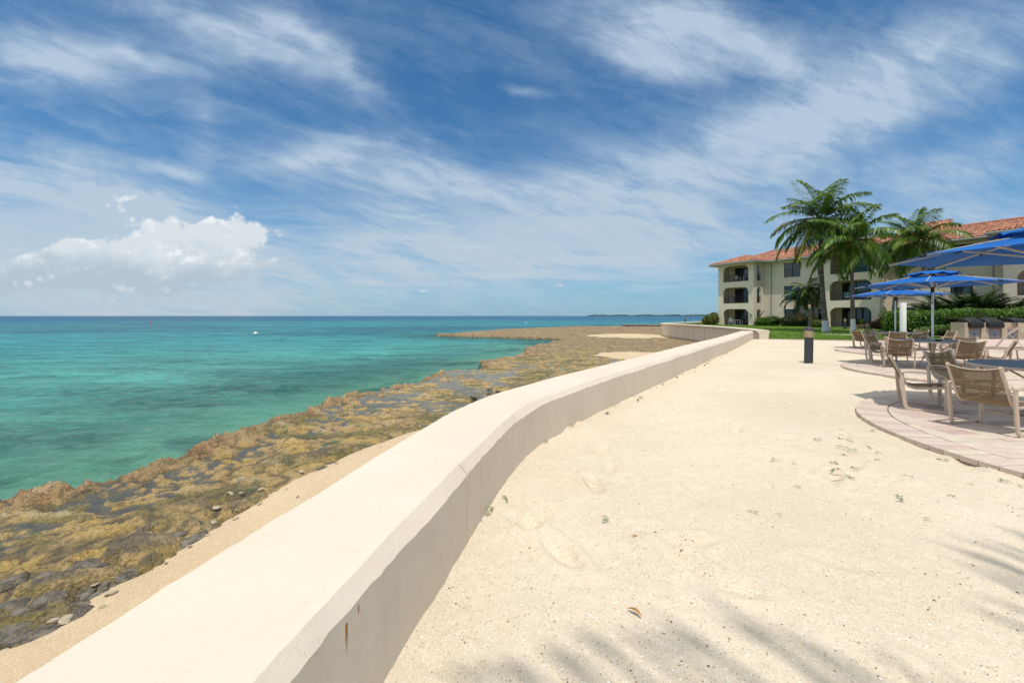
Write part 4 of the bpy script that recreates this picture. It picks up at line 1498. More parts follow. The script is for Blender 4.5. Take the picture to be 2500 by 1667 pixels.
for k, (x0, x1, lab) in enumerate(((0.20, 1.02, 'leftmost of three grills under black covers on the stone counter'), (1.28, 2.26, 'middle grill under a black cover on the stone counter'), (2.95, 3.9, 'rightmost covered grill on the stone counter'))):
    m_ = MB()
    prof = [(-0.10, 0.66), (-0.12, 0.86), (-0.06, 1.02), (0.10, 1.22), (0.30, 1.30), (0.55, 1.30), (0.68, 1.18), (0.70, 1.002), (0.66, 0.80), (0.0, 0.70)] if k < 2 else [(0.02, 1.003), (0.05, 1.12), (0.14, 1.22), (0.30, 1.28), (0.55, 1.28), (0.68, 1.18), (0.70, 1.003)]
    n_ = 9
    kk = len(prof)
    for i in range(n_ + 1):
        f_ = i / n_
        e = 1 - 0.16 * abs(2 * f_ - 1) ** 3
        for y, z in prof:
            m_.v.append((x0 + (x1 - x0) * f_ + random.gauss(0, 0.006), 0.3 + (y - 0.3) * (0.92 + 0.08 * e) + random.gauss(0, 0.008), 0.66 + (z - 0.66) * (e if z > 1.05 else 1.0) + random.gauss(0, 0.008) if k < 2 else 1.003 + (z - 1.003) * e))
    for i in range(n_):
        for j in range(kk):
            a_ = i * kk + j
            b_ = i * kk + (j + 1) % kk
            m_.f.append((a_, b_, b_ + kk, a_ + kk))
    m_.f.append(tuple(range(kk))[::-1])
    m_.f.append(tuple(n_ * kk + j for j in range(kk)))
    o = m_.build('covered_grill', M_COVER, smooth=True, sharp=50)
    o.location = (bx0, by0 - 0.03, 0.05)
    tag(o, lab, 'grill', 'covered grills')

# ================================================================== APARTMENT BUILDING
M_STUC, t, b = new_mat('cream_stucco', 0.9, 0.12)
pos = t.new('ShaderNodeTexCoord').outputs['Object']
a_ = t.noise(t.vmul(pos, (0.6, 0.6, 1.5)), 0.9, 5, 0.6)
c_ = t.mix(t.sstep(a_, 0.35, 0.7), (0.745, 0.635, 0.495, 1), (0.80, 0.695, 0.555, 1))
st_ = t.noise(t.vmul(pos, (0.7, 0.7, 4.0)), 0.9, 4, 0.6)
c_ = t.mix(t.mul(t.sstep(st_, 0.60, 0.75), 0.35), c_, (0.50, 0.38, 0.24, 1))
t.l.new(c_, b.inputs['Base Color'])
t.l.new(t.bump(t.noise(pos, 5.0, 5, 0.65), 0.35, 0.03), b.inputs['Normal'])
M_TRIM = mat('grey_green_gutter', (0.30, 0.32, 0.28), 0.6, 0.3, var=0.1)
M_SOFF = mat('soffit_paint', (0.55, 0.47, 0.36), 0.9, 0.1)
M_TILE, t, b = new_mat('terracotta_tile', 0.85, 0.15)
at = t.new('ShaderNodeAttribute', attribute_name='col')
pos = t.new('ShaderNodeTexCoord').outputs['Object']
f_ = t.lin(t.noise(pos, 1.1, 6, 0.65), 0.25, 0.75, 0.72, 1.22)
t.l.new(t.mix(1.0, at.outputs['Color'], t.comb(f_, f_, f_), 'MULTIPLY'), b.inputs['Base Color'])
M_DFRAME = mat('dark_bronze_frame', (0.035, 0.028, 0.022), 0.5, 0.4)
M_GLASS = mat('window_glass', (0.022, 0.028, 0.032), 0.04, 0.9)
M_CURT = mat('pale_blind', (0.30, 0.33, 0.33), 0.8, 0.1)
M_RAIL = mat('black_iron_railing', (0.018, 0.016, 0.014), 0.5, 0.4)
M_FLOORT = mat('balcony_floor', (0.48, 0.40, 0.31), 0.8, 0.2)
M_WHITE = mat('white_paint', (0.76, 0.74, 0.70), 0.5, 0.35)
M_FLASH = mat('pale_valley_flashing', (0.72, 0.64, 0.56), 0.7, 0.2)

EANG = math.atan2(-0.876, 0.482)
B = empty('apartment_building', (34.87, 56.74, 0.15), EANG)
tag(B, 'three-storey cream stucco apartment building with terracotta roof and arched balconies', 'building')
FH = 3.05
SOF = 8.52
def loop_rect(x0, x1, z0, z1):
    return [(x0, z0), (x1, z0), (x1, z1), (x0, z1)]
def loop_arch(x0, x1, z0, z1, r, n=7):
    """opening with rounded upper corners of radius r"""
    pts = [(x0, z0), (x1, z0)]
    for k in range(n + 1):
        a = math.pi / 2 * k / n
        pts.append((x1 - r + r * math.cos(a), z1 - r + r * math.sin(a)))
    for k in range(n + 1):
        a = math.pi / 2 + math.pi / 2 * k / n
        pts.append((x0 + r + r * math.cos(a), z1 - r + r * math.sin(a)))
    return pts
def wall_panel(name, outer, holes, to3, th, mat_, parent):
    """wall with openings: to3(u, z, depth) gives the 3D point; depth 0 is the outer face"""
    m_ = MB()
    loops = [[Vector((u, z, 0)) for u, z in outer]] + [[Vector((u, z, 0)) for u, z in hh] for hh in holes]
    flat = [v_ for l_ in loops for v_ in l_]
    tris = geometry.tessellate_polygon(loops)
    n_ = len(flat)
    for d_ in (0.0, th):
        for v_ in flat:
            m_.v.append(tuple(to3(v_.x, v_.y, d_)))
    for a, b_, c in tris:
        m_.f.append((a, b_, c))
        m_.f.append((c + n_, b_ + n_, a + n_))
    i0 = 0
    for l_ in loops:
        k = len(l_)
        for j in range(k):
            a, b_ = i0 + j, i0 + (j + 1) % k
            m_.f.append((a, b_, b_ + n_, a + n_))
        i0 += k
    o = m_.build(name, mat_, parent)
    bm = bmesh.new()
    bm.from_mesh(o.data)
    bmesh.ops.recalc_face_normals(bm, faces=bm.faces)
    bm.to_mesh(o.data)
    bm.free()
    return o
def window(x0, x1, z0, z1, y, parent, panes=2, sash=True, deep=0.10, name='window', blind=True):
    """frame and panes set into an opening in the plane y (outer face), looking towards -y"""
    fw = 0.06
    m_ = MB()
    yy0, yy1 = y + deep, y + deep + 0.07
    m_.bb(x0, x1, yy0, yy1, z1 - fw, z1)
    m_.bb(x0, x1, yy0, yy1, z0, z0 + fw)
    m_.bb(x0, x0 + fw, yy0, yy1, z0 + fw, z1 - fw)
    m_.bb(x1 - fw, x1, yy0, yy1, z0 + fw, z1 - fw)
    wdt = (x1 - x0 - 2 * fw) / panes
    for k in range(1, panes):
        xm = x0 + fw + wdt * k
        m_.bb(xm - 0.045, xm + 0.045, yy0 - 0.004, yy1, z0 + fw, z1 - fw)
    if sash:
        zm = (z0 + z1) / 2
        for k in range(panes):
            xa = x0 + fw + wdt * k + (0.045 if k else 0)
            xb = x0 + fw + wdt * (k + 1) - (0.045 if k < panes - 1 else 0)
            m_.bb(xa, xb, yy0 + 0.004, yy1, zm - 0.03, zm + 0.03)
    f = m_.build(name, M_DFRAME, parent)
    for k in range(panes):
        MB().bb(x0 + fw + wdt * k + 0.01, x0 + fw + wdt * (k + 1) - 0.01, yy0 + 0.035, yy0 + 0.045, z0 + fw, z1 - fw).build('pane', M_GLASS, f)
    return f
def railing(x0, x1, y, z, parent, axis='x', h=0.98):
    m_ = MB()
    L = x1 - x0
    def put(u0, u1, v0, v1, z0, z1):
        if axis == 'x': m_.bb(u0, u1, y + v0, y + v1, z0, z1)
        else: m_.bb(y + v0, y + v1, u0, u1, z0, z1)
    put(x0, x1, -0.025, 0.025, z + h - 0.045, z + h)
    put(x0, x1, -0.018, 0.018, z + 0.07, z + 0.11)
    n_ = max(2, int(L / 0.15))
    for k in range(n_ + 1):
        u = x0 + L * k / n_
        big = k % 5 == 0
        e = 0.022 if big else 0.011
        put(u - e, u + e, -e, e, z + (0.0 if big else 0.11), z + h - 0.045)
    return m_.build('railing', M_RAIL, parent)

bays = [(-5.2, 0.0), (8.1, 13.5), (22.1, 27.5)]
BD = 2.36
for bi, (x0, x1) in enumerate(bays):
    ox0, ox1 = (x0 + 0.78, x1 - 0.72)
    holes = []
    for k in range(3):
        z0 = 0.02 + FH * k
        if bi == 1 and k == 2:
            holes.append(loop_rect(ox0 + 0.05, ox1, z0, z0 + 2.25))
        else:
            holes.append(loop_arch(ox0, ox1, z0, z0 + 2.24, 0.72))
    wall_panel('bay_front', loop_rect(x0, x1, -0.3, SOF), holes, lambda u, z, d: (u, -BD + d, z), 0.26, M_STUC, B)
    sholes = []
    for k in range(3):
        z0 = 0.02 + FH * k
        sholes.append(loop_arch(-1.62, -0.66, z0, z0 + 2.2, 0.479, 9))
    wall_panel('bay_side', loop_rect(-BD + 0.262, 0.0, -0.3, SOF), sholes, lambda u, z, d, x1=x1: (x1 - d, u, z), 0.26, M_STUC, B)
    wall_panel('bay_side', loop_rect(-BD + 0.262, 0.0, -0.3, SOF), [], lambda u, z, d, x0=x0: (x0 + 0.26 - d, u, z), 0.26, M_STUC, B)
    for k in range(3):
        z0 = FH * k
        MB().bb(x0 + 0.262, x1 - 0.262, -BD + 0.262, 0.06, z0 - 0.25, z0 + 0.015).build('balcony_floor', M_FLOORT, B)
        MB().bb(x0 + 0.262, x1 - 0.262, 0.06, 0.25, z0 + 0.016, z0 + (2.78 if k < 2 else 2.4)).build('balcony_back_wall', M_STUC, B)
        window(x0 + 1.05, x1 - 0.35, z0 + 0.03, z0 + 2.18, -0.11, B, panes=3, sash=False, deep=0.08, name='sliding_door')
        if k:
            railing(ox0 - 0.0, ox1, -BD + 0.10, z0 + 0.02, B)
            railing(-1.62, -0.66, x1 - 0.08, z0 + 0.02, B, axis='y')
        # niche arch glimpsed on the left inner wall
        m_ = MB()
        lp_ = loop_arch(-1.75, -0.55, z0 + 0.02, z0 + 2.2, 0.58, 8)
        m_.face(*[(x0 + 0.268, u, z) for u, z in lp_])
        m_.build('side_niche', M_STUC, B)
# recessed walls with windows
def recess(x0, x1, wins, xd):
    holes = []
    for (a, b_) in wins:
        for k in range(3):
            z0 = (0.62 if k == 0 else 0.28) + FH * k
            z1 = FH * k + 2.18
            holes.append((a, b_, z0, z1, k))
    wall_panel('recess_wall', loop_rect(x0, x1, -0.3, SOF), [loop_rect(a, b_, z0, z1) for a, b_, z0, z1, k in holes], lambda u, z, d: (u, d, z), 0.26, M_STUC, B)
    for a, b_, z0, z1, k in holes:
        f = window(a, b_, z0, z1, 0.0, B, panes=2 if b_ - a > 1 else 1)
        MB().bb(a - 0.05, b_ + 0.05, -0.05, 0.06, z0 - 0.07, z0 - 0.003).build('sill', M_STUC, f)
        if k == 0:
            MB().bb(a - 0.06, b_ + 0.06, -0.07, 0.05, z1 + 0.003, z1 + 0.11).build('hood', M_WHITE, f)
        MB().bb(a + 0.1, b_ - 0.1, 0.28, 0.29, z0 + (z1 - z0) * 0.45, z1 - 0.06).build('blind', M_CURT, f)
    m_ = MB()
    m_.tube([(xd, -0.07, 0.0), (xd, -0.07, SOF - 0.35), (xd - 0.06, -0.35, SOF - 0.1), (xd - 0.06, -0.75, SOF + 0.05)], 0.05, 8)
    m_.build('downpipe', M_TRIM, B, smooth=True)
recess(0.002, 8.098, [(2.65, 4.62), (6.6, 7.4)], 1.05)
recess(13.502, 22.098, [(14.2, 15.6), (18.2, 19.75)], 21.05)
# body behind (end walls, back)
MB().bb(-5.2, 0.0, 0.25, 10.0, -0.3, SOF).build('end_block', M_STUC, B)
MB().bb(0.0, 31.0, 0.95, 10.0, -0.3, SOF).build('main_block', M_STUC, B)

# eaves: soffit boards and gutters follow the outline of the plan
OV = 0.80
outline = [(-5.2 - OV, 10.0), (-5.2 - OV, -BD - OV), (0.0 + OV, -BD - OV), (0.0 + OV, -OV), (8.1 - OV, -OV), (8.1 - OV, -BD - OV), (13.5 + OV, -BD - OV), (13.5 + OV, -OV), (22.1 - OV, -OV), (22.1 - OV, -BD - OV), (27.5 + OV, -BD - OV), (27.5 + OV, -OV), (32.0, -OV)]
m_ = MB()
m_.face(*[(x, y, SOF) for x, y in outline] + [(32.0, 10.0, SOF)])
m_.build('soffit', M_SOFF, B)
m_ = MB()
gpf = [(-0.02, -0.02), (0.12, -0.02), (0.15, 0.08), (0.15, 0.15), (0.10, 0.15), (-0.02, 0.24)]
pl = [Vector((x, y, SOF + 0.02)) for x, y in outline]
k = len(gpf)
for i, p_ in enumerate(pl):
    if i == 0: d0 = d1 = (pl[1] - pl[0]).normalized()
    elif i == len(pl) - 1: d0 = d1 = (pl[-1] - pl[-2]).normalized()
    else: d0, d1 = (p_ - pl[i - 1]).normalized(), (pl[i + 1] - p_).normalized()
    n0, n1 = Vector((d0.y, -d0.x, 0)), Vector((d1.y, -d1.x, 0))
    nn = (n0 + n1)
    nn = nn / max(nn.dot(n0), 0.3)
    for a, z in gpf:
        m_.v.append(tuple(p_ - nn * (-a) + Vector((0, 0, z))))
for i in range(len(pl) - 1):
    for j in range(k):
        a = i * k + j
        b_ = i * k + (j + 1) % k
        m_.f.append((a, b_, b_ + k, a + k))
m_.build('gutter', M_TRIM, B)

# roof: every tile of the visible slopes is a small half-round piece
ZE = SOF + 0.22
SL = 0.354
roof = empty('roof', (0, 0, 0), 0, B)
def slope_tiles(name, poly, origin, uax, vax, parent, tw=0.30, tl=0.40):
    """poly in (u, v): u along the eave, v horizontally up the slope; rises SL per metre of v"""
    o_, U, V = Vector(origin), Vector(uax), Vector(vax)
    us = [p_[0] for p_ in poly]
    vv, cols = [], []
    rr = random.Random(len(poly) + int(us[0] * 10))
    u = min(us) + tw / 2
    prof = [(-0.5, 0.0), (-0.36, 0.055), (-0.12, 0.088), (0.12, 0.088), (0.36, 0.055), (0.5, 0.0)]
    n_ = len(poly)
    while u < max(us):
        cross = []
        for i in range(n_):
            (ua, va), (ub, vb) = poly[i], poly[(i + 1) % n_]
            if (ua <= u < ub) or (ub <= u < ua):
                cross.append(va + (vb - va) * (u - ua) / (ub - ua))
        cross.sort()
        for c0, c1 in zip(cross[::2], cross[1::2]):
            v = c0
            while v < c1 - 0.03:
                ve = min(v + tl + 0.03, c1 + 0.02)
                piece = []
                jt = rr.gauss(0, 0.006)
                for vx, lift in ((v - 0.03, 0.036), (ve, 0.0)):
                    for a, hgt in prof:
                        piece.append(tuple(o_ + U * (u + a * tw * 1.02 + jt) + V * vx + Vector((0, 0, vx * SL + hgt + lift))))
                vv.append(piece)
                g = rr.gauss(1.0, 0.15)
                r_ = rr.random()
                base = (0.45, 0.205, 0.13) if r_ < 0.6 else ((0.53, 0.275, 0.185) if r_ < 0.85 else (0.33, 0.15, 0.105))
                cols.append([c_ * g for c_ in base])
                v += tl
        u += tw
    arr = np.array(vv)
    fi = [(j, j + 1, j + 7, j + 6) for j in range(5)]
    ob = soup(name, arr, fi, M_TILE, parent, colors=np.array(cols))
    ob['kind'] = 'stuff'
    m2 = MB()
    m2.face(*[tuple(o_ + U * a + V * b2 + Vector((0, 0, b2 * SL - 0.012))) for a, b2 in poly])
    m2.build('roof_deck', M_TRIM, parent)
    return ob
# main front slope
slope_tiles('roof_tiles', [(-5.2 - OV, 0.0), (33.0, 0.0), (33.0, 5.0 + OV), (-1.7, 5.0 + OV)], (0, -OV, ZE), (1, 0, 0), (0, 1, 0), roof)
slope_tiles('roof_tiles', [(-10.0, 0.0), (OV, 0.0), (-5.0, 4.3)], (-5.2 - OV, 0, ZE), (0, -1, 0), (1, 0, 0), roof)
# rear slope
m_ = MB()
m_.face((-5.2 - OV, 11.0, ZE), (-1.7, 5.0, ZE + (5.0 + OV) * SL), (33.0, 5.0, ZE + (5.0 + OV) * SL), (33.0, 11.0, ZE))
m_.build('rear_slope', M_TILE, roof)
for x0, x1 in bays:
    hw = (x1 - x0) / 2 + OV
    xm = (x0 + x1) / 2
    slope_tiles('roof_tiles', [(-hw, 0.0), (hw, 0.0), (0.0, hw)], (xm, -BD - OV, ZE), (1, 0, 0), (0, 1, 0), roof)
    slope_tiles('roof_tiles', [(0.0, 0.0), (BD, 0.0), (BD + hw, hw), (hw, hw)], (xm + hw, -BD - OV, ZE), (0, 1, 0), (-1, 0, 0), roof)
    slope_tiles('roof_tiles', [(0.0, 0.0), (-BD, 0.0), (-BD - hw, hw), (-hw, hw)], (xm - hw, -BD - OV, ZE), (0, -1, 0), (1, 0, 0), roof)
    m_ = MB()
    za = ZE + hw * SL
    m_.tube([(xm, -BD - OV + hw, za + 0.07), (xm, -OV + hw, za + 0.07)], 0.11, 8)
    for s_ in (-1, 1):
        m_.tube([(xm + s_ * hw, -BD - OV, ZE + 0.06), (xm, -BD - OV + hw, za + 0.07)], 0.10, 8)
    m_.build('ridge_cap', M_TILE, roof, smooth=True)
    m_ = MB()
    m_.bar([(xm + hw - 0.05, -OV + 0.05, ZE + 0.09), (xm + 0.1, -OV + hw - 0.1, za + 0.06)], 0.16, 0.02)
    m_.build('valley_flashing', M_FLASH, roof)
m_ = MB()
m_.tube([(-1.7, 5.0, ZE + (5.0 + OV) * SL + 0.07), (33.0, 5.0, ZE + (5.0 + OV) * SL + 0.07)], 0.12, 8)
m_.tube([(-5.2 - OV, -OV, ZE + 0.06), (-1.7, 5.0, ZE + (5.0 + OV) * SL + 0.07)], 0.10, 8)
m_.build('ridge_cap', M_TILE, roof, smooth=True)
# give plain roof meshes the tile colour attribute
for o in bpy.data.objects:
    if o.type == 'MESH' and o.data.materials and o.data.materials[0] == M_TILE and 'col' not in o.data.attributes:
        at_ = o.data.attributes.new('col', 'FLOAT_COLOR', 'POINT')
        at_.data.foreach_set('color', [c_ for _ in range(len(o.data.vertices)) for c_ in (0.47, 0.20, 0.12, 1.0)])
# gabled wing rising behind the ridge
gb = empty('rear_gable', (0, 0, 0), 0, B)
gx0, gx1, gy, gh, gz0, gz1 = 14.0, 16.0, 8.0, 2.3, 9.6, 12.2
m_ = MB()
m_.face((gx1, gy - gh, gz0), (gx1, gy + gh, gz0), (gx1, gy, gz1 - 0.12))
m_.bb(gx0, gx1 - 0.01, gy - gh, gy + gh, 8.0, gz0)
m_.build('gable_wall', M_WHITE, gb)
MB().bb(gx1 + 0.004, gx1 + 0.03, gy - 0.45, gy + 0.45, gz0 + 0.9, gz0 + 1.5).build('gable_vent', mat('vent_tan', (0.42, 0.28, 0.17), 0.8, 0.2), gb)
_SLs = SL
SL = (gz1 - gz0) / (gh + 0.3)
slope_tiles('roof_tiles', [(gx0, 0), (gx1 + 0.3, 0), (gx1 + 0.3, gh + 0.3), (gx0, gh + 0.3)], (0, gy - gh - 0.3, gz0 - 0.02), (1, 0, 0), (0, 1, 0), gb)
slope_tiles('roof_tiles', [(-gx1 - 0.3, 0), (-gx0, 0), (-gx0, gh + 0.3), (-gx1 - 0.3, gh + 0.3)], (0, gy + gh + 0.3, gz0 - 0.02), (-1, 0, 0), (0, -1, 0), gb)
SL = _SLs
# balcony furniture
def blocal(x, y, z):
    return B.matrix_basis @ Vector((x, y, z))
bpy.context.view_layer.update()
BM_ = Matrix.Translation(Vector((34.87, 56.74, 0.15))) @ Matrix.Rotation(EANG, 4, 'Z')
M_TEAL = mat('pale_teal_plastic', (0.16, 0.42, 0.46), 0.5, 0.35)
def balcony_chair(name, x, y, z, rz, m_, label, cat, table=False):
    o = empty(name, BM_ @ Vector((x, y, z)), EANG + rz)
    tag(o, label, cat)
    if table:
        MB().bb(-0.4, 0.4, -0.4, 0.4, 0.68, 0.72).build('table_top', m_, o)
        for sx_ in (-1, 1):
            for sy_ in (-1, 1):
                MB().bb(sx_ * 0.34 - 0.025, sx_ * 0.34 + 0.025, sy_ * 0.34 - 0.025, sy_ * 0.34 + 0.025, 0, 0.68).build('leg', m_, o)
    else:
        MB().bb(-0.27, 0.27, -0.26, 0.26, 0.40, 0.44).build('seat', m_, o)
        bk = MB()
        for k_ in range(5):
            bk.bb(-0.27 + 0.115 * k_, -0.19 + 0.115 * k_, 0.24, 0.28, 0.441, 0.86)
        bk.bb(-0.27, 0.27, 0.235, 0.285, 0.86, 0.92)
        bk.build('backrest', m_, o)
        for sx_ in (-1, 1):
            MB().bb(sx_ * 0.28 - 0.025, sx_ * 0.28 + 0.025, -0.26, 0.28, 0.62, 0.65).build('arm', m_, o)
            for sy_ in (-1, 1):
                MB().bb(sx_ * 0.26 - 0.025, sx_ * 0.26 + 0.025, sy_ * 0.23 - 0.025, sy_ * 0.23 + 0.025, 0, 0.399 if sy_ > 0 else 0.62).build('leg', m_, o)
    return o
balcony_chair('balcony_chair', -2.9, -1.2, 2 * FH + 0.02, 2.6, M_WHITE, 'white balcony chair on the top floor of the left bay', 'chair')
balcony_chair('balcony_table', -1.7, -1.0, 2 * FH + 0.02, 0.2, M_WHITE, 'white table on the top balcony of the left bay', 'table', True)
balcony_chair('balcony_chair', -3.9, -1.3, 0.02, 3.6, M_WHITE, 'white chair on the ground terrace of the left bay', 'chair')
balcony_chair('balcony_table', -2.7, -1.4, 0.02, 0.1, M_WHITE, 'low white table on the ground terrace of the left bay', 'table', True)
balcony_chair('balcony_chair', 10.3, -1.5, FH + 0.02, 3.1, M_TEAL, 'pale teal chair behind the middle balcony railing', 'chair')

# ================================================================== PLANTS
def leaf_mat(name, c1, c2, rough=0.5, trans=0.18, attr=False):
    m_ = bpy.data.materials.new(name)
    m_.use_nodes = True
    t, b = nodes_of(m_)
    b.inputs['Roughness'].default_value = rough
    b.inputs['Specular IOR Level'].default_value = 0.35
    geo = t.new('ShaderNodeNewGeometry')
    rnd = geo.outputs['Random Per Island']
    nz = t.noise(geo.outputs['Position'], 1.3, 3, 0.5)
    f_ = t.add(t.mul(rnd, 0.7), t.mul(nz, 0.45))
    c_ = t.mix(t.sstep(f_, 0.15, 0.95), c1, c2)
    t.l.new(c_, b.inputs['Base Color'])
    tr = t.new('ShaderNodeBsdfTranslucent')
    t.l.new(c_, tr.inputs[0])
    mx = t.new('ShaderNodeMixShader')
    mx.inputs[0].default_value = trans
    t.l.new(b.outputs[0], mx.inputs[1])
    t.l.new(tr.outputs[0], mx.inputs[2])
    t.l.new(mx.outputs[0], t.n['Material Output'].inputs['Surface'])
    return m_
M_FROND = leaf_mat('palm_frond_green', (0.060, 0.145, 0.022, 1), (0.20, 0.30, 0.042, 1), 0.32, 0.34)
M_FROND_Y = leaf_mat('palm_frond_yellow', (0.11, 0.13, 0.018, 1), (0.33, 0.27, 0.045, 1), 0.45, 0.2)
M_FROND_D = leaf_mat('dark_palm_frond', (0.018, 0.050, 0.012, 1), (0.070, 0.125, 0.030, 1), 0.42, 0.15)
M_HEDGE = leaf_mat('hedge_leaf', (0.022, 0.070, 0.006, 1), (0.125, 0.235, 0.016, 1), 0.45, 0.2)
M_SHRUB = leaf_mat('shrub_leaf', (0.025, 0.062, 0.010, 1), (0.105, 0.175, 0.028, 1), 0.45, 0.2)
M_DSHRUB = leaf_mat('dark_shrub_leaf', (0.014, 0.030, 0.008, 1), (0.055, 0.080, 0.022, 1), 0.45, 0.15)
M_VARIE = leaf_mat('variegated_leaf', (0.07, 0.11, 0.02, 1), (0.32, 0.24, 0.045, 1), 0.5, 0.2)
M_FLOWER = leaf_mat('red_flower', (0.35, 0.02, 0.008, 1), (0.60, 0.09, 0.02, 1), 0.6, 0.2)
M_CORE = mat('dark_shrub_core', (0.020, 0.028, 0.008), 0.95, 0.05)  # near-black colour standing for the shade inside the foliage
M_TRUNK, t, b = new_mat('palm_trunk_bark', 0.9, 0.15)
pos = t.new('ShaderNodeTexCoord').outputs['Object']
rg = t.noise(t.vmul(pos, (0.4, 0.4, 6.0)), 2.2, 4, 0.6, 0.2)
t.l.new(t.mix(t.sstep(rg, 0.38, 0.65), (0.085, 0.068, 0.052, 1), (0.205, 0.170, 0.135, 1)), b.inputs['Base Color'])
t.l.new(t.bump(rg, 0.6, 0.04), b.inputs['Normal'])
M_WPAINT = mat('white_trunk_paint', (0.66, 0.66, 0.66), 0.8, 0.2, var=0.15, vscale=9.0, bump=0.4, bscale=14, bdist=0.03)
M_NUT = mat('young_coconut', (0.38, 0.27, 0.04), 0.5, 0.35, var=0.25, vscale=5.0)

def make_frond(az, el, L, droop, ll, n, rr, wind=(0, 0, 0), lw=0.055, hang=0.6, rach=0.028, twist=0.0):
    """one feather frond from the origin; returns an MB"""
    m_ = MB()
    dirv_ = Vector((math.cos(az), math.sin(az), 0))
    pts = [Vector((0, 0, 0))]
    tgs = []
    seg = 12
    e = el
    wv = Vector(wind)
    for i in range(seg):
        f_ = (i + 0.5) / seg
        e = el - droop * (f_ ** 1.25)
        d_ = dirv_ * math.cos(e) + Vector((0, 0, math.sin(e))) + wv * f_
        d_.normalize()
        tgs.append(d_)
        pts.append(pts[-1] + d_ * (L / seg))
    tgs.append(tgs[-1])
    m_.tube(pts, rach, 4, scales=[1.0 - 0.85 * i / seg for i in range(seg + 1)])
    for i in range(n):
        f_ = 0.14 + 0.86 * (i + rr.random() * 0.6) / n
        if f_ > 0.995: continue
        k = f_ * seg
        i0 = min(int(k), seg - 1)
        pt = pts[i0].lerp(pts[i0 + 1], k - i0)
        tg = tgs[i0]
        side = tg.cross(Vector((0, 0, 1)))
        side = side.normalized() if side.length > 0.05 else Vector((-dirv_.y, dirv_.x, 0))
        upv = side.cross(tg).normalized()
        shape = min(1.0, 0.45 + 1.6 * f_) * (1.0 - 0.62 * max(0, f_ - 0.45) / 0.55)
        for s_ in (-1, 1):
            l_ = ll * shape * rr.uniform(0.85, 1.12)
            sw = 0.45 + 0.55 * f_ + rr.gauss(0, 0.10)
            d1 = (side * s_ * 1.0 + tg * sw + upv * 0.22 + Vector((0, 0, -hang * 0.35)) + wv * 0.9 + Vector((rr.gauss(0, .07), rr.gauss(0, .07), rr.gauss(0, .07)))).normalized()
            d2 = (d1 + Vector((0, 0, -hang * rr.uniform(0.8, 1.35))) + wv * 0.6).normalized()
            a = pt
            b_ = a + d1 * (l_ * 0.5)
            c_ = b_ + d2 * (l_ * 0.5)
            wd = d1.cross(Vector((0, 0, 1)))
            wd = wd.normalized() if wd.length > 0.05 else tg
            wd = (wd + tg * 0.5).normalized() * (lw * 0.5)
            i1 = len(m_.v)
            m_.v += [tuple(a - wd * 0.6), tuple(a + wd * 0.6), tuple(b_ + wd), tuple(b_ - wd), tuple(c_)]
            m_.f += [(i1, i1 + 1, i1 + 2, i1 + 3), (i1 + 3, i1 + 2, i1 + 4)]
    return m_

def palm(name, label, base, top_off, trunk_r, seed, n_fr, L, wind=(-0.18, 0.05, 0.0), white=0.95, nuts=9, ll=1.6, group='coconut palms', bend=(0, 0), crown_elev=(-32, 84), fm=None, n_leaf=66, lw=0.072, droop=1.2, az_list=None):
    rr = random.Random(seed)
    root = empty(name, base)
    tag(root, label, 'palm tree', group)
    top = Vector(top_off)
    H = top.z
    pts = []
    sc = []
    nseg = 26
    for i in range(nseg + 1):
        f_ = i / nseg
        pt = Vector((top.x * f_ + bend[0] * math.sin(math.pi * f_), top.y * f_ + bend[1] * math.sin(math.pi * f_), -0.15 + (H + 0.15) * f_))
        pts.append(pt)
        sc.append((1.0 - 0.42 * f_) * (1.0 + 0.85 * math.exp(-f_ * H / 0.35)) * (1.0 + 0.035 * (i % 2)))
    m_ = MB()
    m_.tube(pts, trunk_r, 12, scales=sc, up=(0, 1, 0))
    m_.build('trunk', M_TRUNK, root, smooth=True)
    if white:
        m_ = MB()
        wp_, ws_ = [], []
        for i in range(8):
            z = -0.12 + (white + 0.12) * i / 7
            f_ = (z + 0.15) / (H + 0.15)
            wp_.append(Vector((top.x * f_ + bend[0] * math.sin(math.pi * f_), top.y * f_ + bend[1] * math.sin(math.pi * f_), z)))
            ws_.append((1.0 - 0.42 * f_) * (1.0 + 0.85 * math.exp(-f_ * H / 0.35)) * 1.05 + 0.02)
        m_.tube(wp_, trunk_r, 14, scales=ws_, up=(0, 1, 0))
        m_.build('painted_base', M_WPAINT, root, smooth=True)
    crown = top + Vector((0, 0, 0.05))
    for k in range(n_fr):
        f_ = k / max(n_fr - 1, 1)
        el = R(crown_elev[1] + (crown_elev[0] - crown_elev[1]) * f_ + rr.gauss(0, 6))
        az = k * 2.39996 + rr.gauss(0, 0.18)
        if az_list:
            az, el = R(az_list[k][0]), R(az_list[k][1])
        old = f_ > 0.80
        fr = make_frond(az, el, L * rr.uniform(0.85, 1.08) * (0.82 if k < 3 else 1), R(22) + droop * (0.35 + 0.65 * math.cos(max(el, 0)) ** 1.0) * (0.75 if old else 1.0), ll, n_leaf, rr, wind, lw, 0.75 + 0.7 * f_, rach=0.034)
        mm = fm or (M_FROND_Y if (old and rr.random() < 0.35) or rr.random() < 0.04 else M_FROND)
        o = fr.build('frond', mm, root)
        o.location = crown + Vector((math.cos(az), math.sin(az), 0)) * 0.08
    if nuts:
        for k in range(nuts):
            a = rr.uniform(0, 6.28)
            m_ = MB()
            m_.lathe([(0.0, -0.15), (0.07, -0.125), (0.115, -0.04), (0.115, 0.04), (0.07, 0.11), (0.0, 0.14)], n=9, cap=False)
            o = m_.build('coconut', M_NUT, root, smooth=True)
            o.location = crown + Vector((0.27 * math.cos(a), 0.27 * math.sin(a), -0.12 - 0.22 * rr.random()))
    return root
